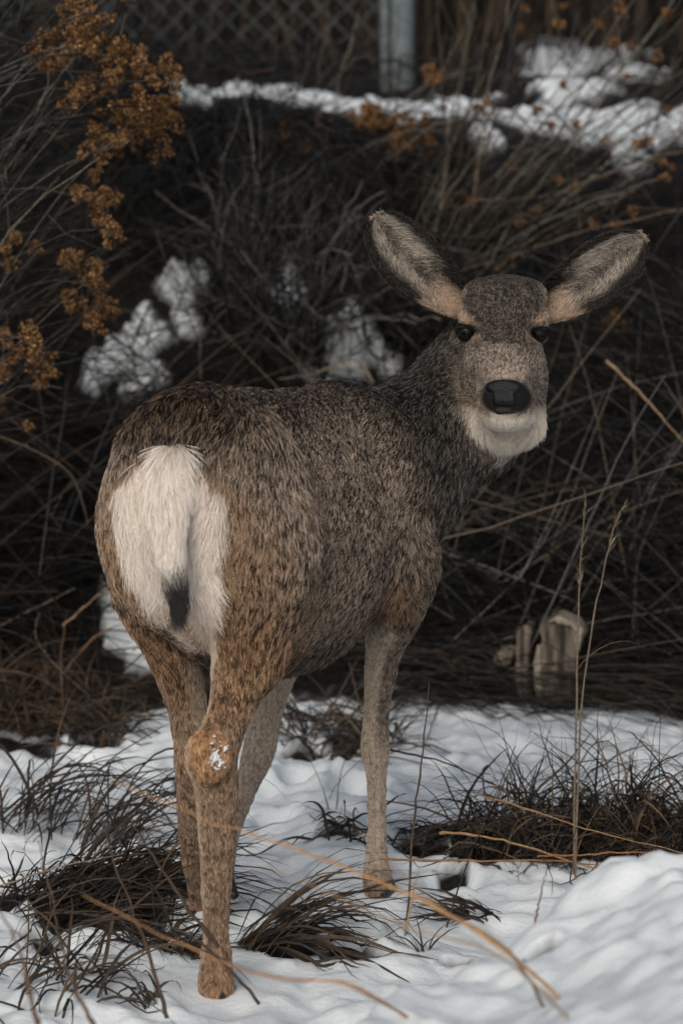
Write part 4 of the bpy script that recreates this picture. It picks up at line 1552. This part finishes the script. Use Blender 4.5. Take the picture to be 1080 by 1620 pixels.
# bush behind the head of the doe: long tan stems fanning up and over, few small seed heads
rg = np.random.default_rng(811)
root = hit(660, 460)
es, hs = [], []
for i in range(150):
    p = P(rg.uniform(690, 1150), rg.uniform(-60, 330), root[1] + rg.normal(-0.15, 0.28))
    es.append(p)
    if i % 5 == 0 and p[2] < 1.8:
        hs.append((p, 0.62))
for px, py, s in ((968, 508, 1.25), (985, 522, 1.2), (955, 520, 1.1), (918, 625, 1.2), (905, 618, 0.9), (890, 570, 0.7), (897, 600, 0.7), (975, 358, 0.9), (850, 335, 0.8), (940, 352, 0.7), (805, 410, 0.6), (822, 355, 0.6), (870, 570, 0.5),
                  (830, 15, 0.7), (890, 12, 0.7), (985, 20, 0.8), (1010, 230, 0.8), (1045, 258, 0.8), (1060, 265, 0.7), (1020, 228, 0.8), (960, 225, 0.7), (1000, 335, 0.6), (770, 165, 0.7)):
    hs.append((P(px, py, root[1] - 0.35), s * 0.85))


def ctrl_fan(a, e, rg):
    b = a * 0.5 + e * 0.5 + rg.normal(0, 0.05, a.shape)
    b[:, 2] += 0.06
    return b


for px, py in ((968, 512), (918, 622), (975, 360), (850, 340), (940, 355), (805, 412), (1010, 232), (1050, 262), (985, 25), (890, 14)):
    es.append(P(px, py, root[1] - 0.35))
bush('tan_stem_bush', 'bush of long tan stems fanning out behind the head of the doe', root, np.array(es), hs, TAN + STRAW[1:] + GREY[:2] + SHADE + BROWN[:1], 812, (0.0014, 0.0034), ctrl_fan)

rg = np.random.default_rng(821)
root = hit(540, 300)
es = np.array([P(rg.uniform(420, 800), rg.uniform(-40, 300), root[1] + rg.normal(-0.1, 0.3)) for _ in range(60)])
hs = []
for px, py, nn in ((440, 218, 5), (430, 212, 3), (610, 195, 7), (585, 185, 6), (640, 215, 6), (660, 195, 4), (690, 130, 4), (770, 165, 3), (580, 205, 4), (455, 250, 2), (680, 240, 3), (620, 235, 4)):
    for j in range(nn):
        hs.append((P(px + rg.normal(0, 12), py + rg.normal(0, 9), root[1] - 0.1 + rg.normal(0, 0.05)), 0.8))
bush('rust_seed_bush', 'low bush with rust-coloured seed clusters in front of the snow strip', root, es, hs, TAN + BROWN, 822, (0.0012, 0.0026))

# grey twiggy sagebrush between the snow patches
rg = np.random.default_rng(831)
for i, (px, py, ww, nn, lab) in enumerate(((470, 560, 240, 300, 'grey bare twiggy bush with snow lodged under it above the back of the doe'), (380, 520, 150, 160, 'dark grey bare bush beside the largest snow patch on the bank'),
                                            (640, 560, 150, 140, 'tangled bare brown bush right behind the neck of the doe'))):
    root = hit(px, py)
    es = np.array([P(px + rg.normal(20, ww * 0.5), py - abs(rg.normal(130, 90)), root[1] + rg.normal(-0.25, 0.25)) for _ in range(nn)])
    bush('twiggy_bush', lab, root, es, [], DGREY + SHADE + GREY + GREY if i < 2 else DGREY + SHADE + STRAW[:2], 832 + i, (0.0012, 0.0036))

# bush leaning in from the side behind the tall stalks
rg = np.random.default_rng(841)
root = np.array((1.35, 9.3, float(ground(1.35, 9.3)[0])))
es = np.array([P(rg.uniform(760, 1120), rg.uniform(330, 900), 9.2 + rg.normal(0, 0.3)) for _ in range(170)])
bush('grey_stem_bush', 'bush of thin grey stems leaning in over the dark bank below the seed clusters', root, es, [], DGREY + GREY[:1] + SHADE * 4 + STRAW[3:], 842, (0.0010, 0.0026), ctrl_side)


def single(name, pix, rad, cols, seed, label='', group=None, cat='stalk', taper=0.4, spike=None, M=None, extra=None):
    """one stalk through photo pixels with given depths: [(px, py, Y or None for ground)]"""
    rg = np.random.default_rng(seed)
    q = np.array([hit(a, b) if Y is None else P(a, b, Y) for a, b, Y in pix])
    if pix[0][2] is None:
        q[0, 2] -= 0.05
    m = 22
    tt = np.linspace(0, len(q) - 1, m)
    pts = np.zeros((1, m, 3))
    for j, u in enumerate(tt):
        i = min(int(u), len(q) - 2)
        f = u - i
        a, b, c, d = q[max(i - 1, 0)], q[i], q[i + 1], q[min(i + 2, len(q) - 1)]
        pts[0, j] = 0.5 * (2 * b + (c - a) * f + (2 * a - 5 * b + 4 * c - d) * f * f + (3 * b - a - 3 * c + d) * f ** 3)
    pts[0, 1:-1] += rg.normal(0, rad * 0.35, (m - 2, 3))
    t = empty(name, q[0])
    tag(t, label, cat, group)
    col = pal(1, cols, rg, 0.1)
    r_ = (np.linspace(1, taper, m) * rad)[None] * (1 + 0.12 * rg.normal(0, 1, m))[None]
    child(mesh_object('stem', *tubes(pts, np.abs(r_), col, 5)[:2], M or M_straw, None, True, np.repeat(col, m * 5, axis=0)), t)
    if spike:
        k_ = spike
        u = rg.uniform(0.62, 1.0, k_) * (m - 1)
        i = np.minimum(u.astype(int), m - 2)
        st = pts[0, i] + (pts[0, i + 1] - pts[0, i]) * (u - i)[:, None]
        ax = norm(pts[0, -1] - pts[0, -6])
        dr = norm(ax + rg.normal(0, 0.28, (k_, 3)))
        L_ = rg.uniform(0.010, 0.030, k_)
        sp = np.stack([st, st + dr * (L_ * 0.5)[:, None], st + dr * L_[:, None] + rg.normal(0, 0.002, (k_, 3))], 1)
        for z in range(k_):
            v, f, c = ribbons(sp[z:z + 1], np.array([rg.uniform(0.002, 0.0038)]), pal(1, STRAW, rg), rg)
            child(mesh_object('spikelet', v, f, M_straw, None, True, c), t)
    if extra:
        for (u0, length, ang, w_) in extra:
            j = int(u0 * (m - 1))
            p0 = pts[0, j:j + 1]
            lf = arcs(p0, np.array([ang]), np.array([1.1]), np.array([length]), np.array([1.9]), 9, 0.06, rg)
            v, f, c = ribbons(lf, np.array([w_]), pal(1, STRAW + BROWN, rg), rg)
            child(mesh_object('leaf', v, f, M_straw, None, True, c), t)
    return t


# the pale broken stump at the foot of the bank
def stump():
    global PR
    b = hit(862, 1118, 8.0)
    Yb = b[1]
    t = empty('tree_stump', b)
    tag(t, 'pale broken stump standing in the straw at the foot of the bank', 'stump')
    sv = PR
    k = NT('weathered_stump_wood')
    tc = k.n('ShaderNodeTexCoord')
    mp = k.n('ShaderNodeMapping')
    mp.inputs['Scale'].default_value = (60, 60, 9)
    k.l(tc.outputs['Object'], mp.inputs['Vector'])
    nz = k.n('ShaderNodeTexNoise', i_Scale=1.0, i_Detail=6.0)
    k.l(mp.outputs[0], nz.inputs['Vector'])
    k.l(k.ramp(nz.outputs[0], [(0.36, (0.022, 0.018, 0.014)), (0.5, (0.12, 0.096, 0.073)), (0.68, (0.26, 0.215, 0.165))]), k.b.inputs['Base Color'])
    k.set(Roughness=0.85)
    bp = k.n('ShaderNodeBump', i_Strength=0.8, i_Distance=0.01)
    k.l(nz.outputs[0], bp.inputs['Height'])
    k.l(bp.outputs[0], k.b.inputs['Normal'])
    rg = np.random.default_rng(3)

    def block(name, pix, depth, y, mat, bev=0.0022):
        """upright split piece: ragged outline in the picture plane, real thickness"""
        import bmesh
        o2 = []
        for i in range(len(pix)):
            a, c2 = np.array(pix[i], float), np.array(pix[(i + 1) % len(pix)], float)
            k_ = max(1, int(np.hypot(*(c2 - a)) / 9))
            for j in range(k_):
                o2.append(a + (c2 - a) * j / k_ + rg.normal(0, 1.3, 2))
        n_ = len(o2)
        fr = np.array([P(a, c2, y) for a, c2 in o2])
        bk = fr + np.array((0.012, depth, 0.0)) + rg.normal(0, 0.004, fr.shape)
        bm = bmesh.new()
        A = [bm.verts.new(p) for p in fr]
        B = [bm.verts.new(p) for p in bk]
        bm.faces.new(A)
        bm.faces.new(B[::-1])
        for i in range(n_):
            j = (i + 1) % n_
            bm.faces.new((A[j], A[i], B[i], B[j]))
        bmesh.ops.recalc_face_normals(bm, faces=bm.faces)
        rim_ = [ed for ed in bm.edges if len(ed.link_faces) == 2 and any(len(q.verts) > 4 for q in ed.link_faces)]
        bmesh.ops.bevel(bm, geom=rim_, offset=bev, segments=1, affect='EDGES')
        me = bpy.data.meshes.new(name)
        bm.to_mesh(me)
        bm.free()
        me.materials.append(mat)
        o = bpy.data.objects.new(name, me)
        COL.objects.link(o)
        return child(o, t)
    M_cut = mat_flat('pale_cut_wood', (0.30, 0.255, 0.20), 0.85, 0.15, 0.35, 90, 0.5)
    block('trunk', [(848, 1122), (850, 1060), (856, 1012), (852, 988), (874, 980), (908, 986), (917, 1000), (912, 1040), (906, 1122)], 0.12, Yb, k.m)
    block('cut_rim', [(866, 984), (884, 976), (906, 981), (922, 995), (920, 1018), (911, 1036), (909, 1016), (912, 1002), (903, 991), (884, 986)], 0.10, Yb - 0.012, M_cut)
    block('split_slab', [(820, 1120), (811, 1060), (819, 1000), (830, 987), (842, 992), (836, 1040), (841, 1120)], 0.07, Yb + 0.02, k.m)
    block('splinter', [(845, 1100), (843, 1050), (848, 1022), (855, 1024), (853, 1060), (855, 1100)], 0.02, Yb - 0.014, M_cut)
    block('broken_chip', [(778, 1052), (782, 1036), (800, 1026), (812, 1034), (806, 1048), (795, 1056)], 0.05, Yb + 0.01, k.m)
    PR = sv


stump()

# ================================================================ grass tufts in the snow
TW = (0.0028, 0.0062)
tuft('grass_clump', 'big dark matted grass clump in the snow beside the hind legs of the doe', 'grass', hit(120, 1415), 0.15, 520, 60, (0.14, 0.36), (0.05, 0.75), (0.5, 1.5), DARK + SHADE + DARK + BROWN[:1], (0.0024, 0.0052), 901, az=1.4, azs=0.8, wig=0.17, m=10)
tuft('grass_clump', 'arching grass tuft curling over towards the hock of the doe', 'grass', hit(150, 1330), 0.06, 46, 40, (0.26, 0.44), (0.75, 1.3), (1.5, 2.7), DARK + BROWN[:1], TW, 902, az=1.2, azs=0.6, m=12)
tuft('grass_clump', 'loose dark grass tuft standing behind the matted clump', 'grass', hit(25, 1310), 0.10, 70, 44, (0.22, 0.45), (0.5, 1.3), (0.9, 2.4), DARK + BROWN[:1], TW, 903, az=0.9, azs=1.0, m=12)
tuft('grass_clump', 'grass tuft flopped over flat on the snow between hind and forelegs', 'grass', hit(395, 1495), 0.05, 64, 44, (0.16, 0.36), (0.1, 0.9), (0.6, 1.9), DARK + BROWN[:1], (0.0030, 0.0072), 904, az=1.75, azs=0.45, wig=0.12, m=11)
tuft('grass_clump', 'few thin blades arching high above the flopped grass tuft', 'grass', hit(415, 1500), 0.035, 18, 18, (0.24, 0.36), (0.8, 1.15), (1.5, 2.3), DARK, (0.0022, 0.0042), 905, az=1.3, azs=0.3)
tuft('grass_clump', 'small curled grass tuft in the snow just behind the foreleg', 'grass', hit(545, 1325), 0.05, 34, 24, (0.08, 0.24), (0.2, 1.2), (1.2, 2.8), DARK, TW, 906, wig=0.16, m=11)
tuft('grass_clump', 'dense curly brown grass clump around the tall seed stalks', 'grass', hit(885, 1345), 0.15, 460, 70, (0.12, 0.36), (0.4, 1.4), (0.6, 3.2), DARK + SHADE + BROWN + STRAW[3:], (0.0022, 0.0052), 907, wig=0.22, m=12)
tuft('grass_clump', 'dense brown grass clump at the back of the snow mound beside the seed stalks', 'grass', hit(1030, 1330), 0.15, 400, 60, (0.12, 0.36), (0.4, 1.4), (0.6, 3.2), DARK + SHADE + BROWN, (0.0022, 0.0052), 908, wig=0.22, m=12)
tuft('grass_clump', 'spreading dark blades at the thin edge of the curly grass clump', 'grass', hit(770, 1345), 0.07, 90, 40, (0.12, 0.30), (0.3, 1.2), (0.8, 2.4), DARK, TW, 909, wig=0.16)
tuft('grass_clump', 'sparse dark blades poking from the snow in front of the matted clump', 'grass', hit(70, 1570), 0.12, 56, 44, (0.14, 0.34), (0.4, 1.3), (0.7, 2.4), DARK + BROWN[:1], TW, 910, az=0.8, azs=1.2, wig=0.14, m=11)
tuft('grass_clump', 'tiny dark curled tuft in the snow beside the planted hind hoof', 'grass', hit(240, 1600), 0.02, 16, 16, (0.06, 0.13), (0.6, 1.4), (1.6, 2.8), DARK, (0.003, 0.0055), 911, az=-0.9, azs=0.7)
tuft('grass_clump', 'dark grass bits in a bare patch beside the planted hind hoof', 'grass', hit(255, 1495), 0.07, 90, 30, (0.05, 0.16), (0.1, 1.1), (0.6, 1.8), DARK, TW, 912)
tuft('grass_clump', 'dark tuft in the snow behind the hind legs', 'grass', hit(160, 1165), 0.08, 130, 30, (0.08, 0.2), (0.2, 1.2), (0.8, 2.0), DARK + BROWN[:1], TW, 913)
tuft('grass_clump', 'small dark tuft close behind the thigh of the doe', 'grass', hit(238, 1112), 0.05, 60, 16, (0.05, 0.13), (0.2, 1.2), (0.8, 2.0), DARK, TW, 914)
tuft('grass_clump', 'brown grass tuft on the bare edge beside the thatch', 'grass', hit(60, 1140), 0.20, 420, 30, (0.12, 0.38), (0.3, 1.3), (0.6, 1.8), DARK + BROWN, TW, 915)
tuft('grass_clump', 'low dark twiggy tuft behind the belly of the doe at the snow edge', 'grass', hit(545, 1150), 0.14, 220, 24, (0.08, 0.26), (0.1, 1.0), (0.4, 1.6), DARK + BROWN[:2], TW, 916)
tuft('grass_clump', 'tiny dark sprig standing in the snow in front of the foreleg', 'grass', hit(670, 1512), 0.012, 9, 9, (0.04, 0.09), (0.7, 1.4), (0.4, 1.6), DARK, (0.002, 0.004), 917)
tuft('grass_clump', 'dark flattened blades half buried between foreleg and curly clump', 'grass', hit(680, 1350), 0.10, 90, 24, (0.10, 0.24), (0.02, 0.4), (0.3, 0.9), DARK, TW, 918, az=1.4, azs=0.9)
tuft('grass_clump', 'dark flattened tuft lying on the slope of the snow mound', 'grass', hit(770, 1455), 0.04, 36, 20, (0.08, 0.2), (0.05, 0.6), (0.3, 1.2), DARK, (0.003, 0.006), 919, az=-1.3, azs=0.5)

# ================================================================ single stalks
single('seed_stalk', label='tall upright grass stalk with a feathery seed spike, tip straight', pix=[(905, 1392, None), (910, 1150, 6.93), (914, 1000, 6.94), (918, 880, 6.95), (926, 782, 6.95)], rad=0.0026, cols=STRAW[:1], seed=1001, spike=34, extra=[(0.42, 0.16, 1.6, 0.003)])
single('seed_stalk', label='tall leaning grass stalk with a feathery seed spike and hooked tip', pix=[(908, 1394, None), (917, 1150, 6.92), (935, 1000, 6.93), (957, 890, 6.93), (972, 830, 6.93), (985, 803, 6.93)], rad=0.0024, cols=STRAW[:1], seed=1002, spike=30, extra=[(0.38, 0.18, 1.9, 0.0028)])
single('dry_twig', label='thin dark upright twig planted beside the foreleg', pix=[(640, 1462, None), (655, 1300, 6.40), (667, 1200, 6.40), (678, 1080, 6.40)], rad=0.0026, cols=DARK[2:3], seed=1003, cat='twig')
single('dry_twig', label='slanted dark twig leaning towards the seed stalks', pix=[(694, 1468, None), (730, 1390, 6.38), (770, 1290, 6.40), (815, 1180, 6.45)], rad=0.0018, cols=DARK[1:2], seed=1004, cat='twig')
single('dry_twig', label='long dark straw lying in from the leg towards the curly clump', pix=[(612, 1185, 7.0), (700, 1205, 7.0), (790, 1245, 6.98), (850, 1265, 6.95)], rad=0.0022, cols=DARK[1:2], seed=1005, cat='twig')
single('dry_twig', label='thin brown stem standing in open snow between the legs', pix=[(527, 1285, None), (510, 1245, 7.3), (478, 1182, 7.3)], rad=0.0013, cols=BROWN[:1], seed=1006, cat='twig')
single('dry_twig', label='pale crossing stem in open snow between the legs', pix=[(508, 1270, None), (530, 1245, 7.3), (572, 1200, 7.25)], rad=0.0013, cols=BROWN[1:2], seed=1007, cat='twig')
single('dry_twig', label='short dark stem in open snow between the legs', pix=[(528, 1285, None), (536, 1240, 7.3), (548, 1195, 7.3)], rad=0.0014, cols=DARK[2:3], seed=1008, cat='twig')
single('straw_stem', label='orange straw stem lying across the front of the curly clump', pix=[(695, 1318, 6.5), (760, 1322, 6.46), (850, 1345, 6.4), (985, 1388, 6.25)], rad=0.0030, cols=[(0.30, 0.18, 0.09)], seed=1009, cat='stalk')
single('straw_stem', label='long low straw stem running along the back of the snow mound', pix=[(600, 1358, 6.3), (740, 1362, 6.25), (880, 1362, 6.2), (1010, 1376, 6.1)], rad=0.0024, cols=[(0.25, 0.14, 0.07)], seed=1010, cat='stalk')
single('straw_stem', label='thin straw stem crossing the upright stalks in the curly clump', pix=[(765, 1260, 6.7), (850, 1285, 6.66), (940, 1315, 6.6), (1085, 1350, 6.5)], rad=0.0022, cols=[(0.25, 0.15, 0.075)], seed=1011, cat='stalk')
single('straw_stem', label='reddish stem curving low over the end of the snow mound', pix=[(850, 1355, 6.2), (930, 1352, 6.1), (1010, 1348, 6.05), (1085, 1355, 6.0)], rad=0.002, cols=[(0.28, 0.13, 0.06)], seed=1012, cat='stalk')
# stems rising from the near snow bank, well in front of the focus
single('bent_stem', label='out-of-focus orange stem arching across the shank of the doe', taper=0.18, pix=[(930, 1565, None), (760, 1475, 4.76), (600, 1395, 4.78), (430, 1330, 4.78), (330, 1298, 4.78), (180, 1235, 4.78)], rad=0.0032, cols=[(0.44, 0.25, 0.12)], seed=1013, cat='stalk')
single('bent_stem', label='out-of-focus tan stem bending low over the snow mound', taper=0.18, pix=[(880, 1570, None), (800, 1500, 4.53), (700, 1440, 4.53), (600, 1350, 4.55), (560, 1310, 4.58)], rad=0.0024, cols=[(0.36, 0.24, 0.14)], seed=1014, cat='stalk')
single('bent_stem', label='out-of-focus straw stem arching over the flopped grass tuft', taper=0.18, pix=[(950, 1605, None), (800, 1520, 4.43), (640, 1465, 4.48), (450, 1385, 4.48), (380, 1370, 4.50)], rad=0.0022, cols=[(0.38, 0.25, 0.14)], seed=1015, cat='stalk')
single('bent_stem', label='out-of-focus rusty stem low in front of the planted hoof', taper=0.18, pix=[(700, 1590, None), (560, 1562, 4.60), (420, 1545, 4.66), (300, 1500, 4.70), (130, 1415, 4.75)], rad=0.0030, cols=[(0.36, 0.19, 0.09)], seed=1016, cat='stalk')
single('bent_stem', label='dark out-of-focus stem crossing in front of the planted hoof', taper=0.18, pix=[(410, 1588, 5.5), (355, 1525, 5.5), (280, 1470, 5.48), (170, 1450, 5.45), (90, 1440, 5.45)], rad=0.0028, cols=DARK[2:3], seed=1017, cat='stalk')
single('bent_stem', label='dark stiff stem slanting in front of the shank of the doe', taper=0.18, pix=[(345, 1500, 5.6), (290, 1425, 5.6), (235, 1340, 5.6), (190, 1275, 5.62)], rad=0.0040, cols=[(0.075, 0.05, 0.033)], seed=1018, cat='stalk')
single('bent_stem', label='dark stem slanting through the matted grass clump', taper=0.18, pix=[(265, 1610, 5.45), (232, 1500, 5.5), (190, 1390, 5.55), (145, 1250, 5.6)], rad=0.0036, cols=[(0.085, 0.055, 0.036)], seed=1019, cat='stalk')
single('bent_stem', label='brown stem rising just in front of the matted clump', taper=0.18, pix=[(150, 1625, 4.68), (110, 1540, 4.78), (85, 1430, 5.3), (60, 1330, 5.35)], rad=0.0034, cols=[(0.12, 0.075, 0.045)], seed=1020, cat='stalk')
single('bent_stem', label='curved brown stem crossing low over the sparse blades', taper=0.18, pix=[(60, 1620, 4.58), (30, 1500, 4.63), (-20, 1410, 4.68)], rad=0.0034, cols=[(0.13, 0.08, 0.05)], seed=1021, cat='stalk')
single('bent_stem', label='thin pale stem lying across the matted grass clump', taper=0.18, pix=[(-10, 1405, 6.0), (100, 1370, 6.0), (200, 1350, 6.0)], rad=0.0016, cols=STRAW[2:3], seed=1022, cat='stalk')
single('bent_stem', label='short upright blurred stem on the snow mound below the twigs', taper=0.18, pix=[(640, 1480, 5.45), (652, 1420, 5.45), (662, 1375, 5.45)], rad=0.0026, cols=[(0.30, 0.20, 0.12)], seed=1023, cat='stalk')
single('bent_stem', label='upright blurred stem on the crest of the snow mound', taper=0.18, pix=[(838, 1490, 5.5), (850, 1440, 5.5), (864, 1375, 5.5)], rad=0.0026, cols=[(0.22, 0.14, 0.085)], seed=1024, cat='stalk')
# pale stalks standing out against the dark bank
for i, px in enumerate([[(575, 960, 8.75), (690, 1000, 8.7), (830, 955, 8.65), (950, 920, 8.62), (1085, 918, 8.6)], [(690, 1060, 8.6), (800, 1010, 8.55), (930, 985, 8.5), (1085, 960, 8.5)],
                        [(620, 1110, 8.6), (730, 1000, 8.6), (830, 900, 8.6), (895, 790, 8.6)], [(740, 1050, 8.7), (690, 900, 8.75), (640, 770, 8.8)], [(1000, 1010, 8.6), (1010, 880, 8.6), (1058, 770, 8.6)],
                        [(958, 570, 8.5), (1010, 620, 8.5), (1085, 705, 8.5)], [(860, 1000, 8.7), (930, 880, 8.7), (1000, 790, 8.7)], [(790, 1050, 8.8), (745, 940, 8.8), (700, 850, 8.85)],
                        [(310, 460, 9.6), (400, 500, 9.55), (500, 560, 9.5)], [(590, 605, 9.2), (560, 570, 9.2), (500, 590, 9.2), (440, 600, 9.2)], [(318, 600, 9.4), (316, 540, 9.4), (320, 500, 9.4)],
                        [(0, 690, 8.5), (60, 715, 8.5), (115, 755, 8.5), (140, 830, 8.5)], [(0, 990, 8.5), (60, 960, 8.5), (120, 930, 8.5)], [(80, 820, 8.6), (100, 780, 8.6), (120, 755, 8.6)],
                        [(130, 1080, 8.4), (150, 1110, 8.3), (62, 1020, 8.4), (66, 960, 8.4)], [(100, 990, 8.4), (170, 930, 8.4), (190, 915, 8.4)], [(640, 660, 9.3), (560, 585, 9.3), (520, 570, 9.3)]]):
    lab = ('long pale straw bowed across the bank above the stump', 'pale straw crossing just in front of the stump', 'pale stalk leaning up steeply beside the foreleg', 'pale stalk leaning up beside the chest of the doe',
           'pale stalk bent sharply at its top over the tall seed stalks', 'stout tan stem sloping down below the seed clusters', 'pale stalk rising behind the feathery seed spikes', 'short pale stalk rising from the straw near the chest',
           'long thin stalk sloping over the grey bush to the back of the doe', 'thick grey stick lying behind the back of the doe', 'short upright grey stalk standing before the snow patch', 'kinked brown stalk below the seed-head bush',
           'pale straw lying on the brown thatch', 'short slanted stalk meeting the kinked brown stalk', 'bent stalk poking up from the brown thatch', 'orange straw slanting over the thatch next to the haunch', 'short pale stick behind the shoulders of the doe')[i]
    single('bank_stalk', pix=px, rad=0.0021 if i not in (5, 9) else 0.0042, cols=STRAW[:3] + GREY[3:] if i not in (5, 15) else [(0.36, 0.24, 0.14)], seed=1100 + i, label=lab, group='pale stalks on the dark bank', cat='stalk')
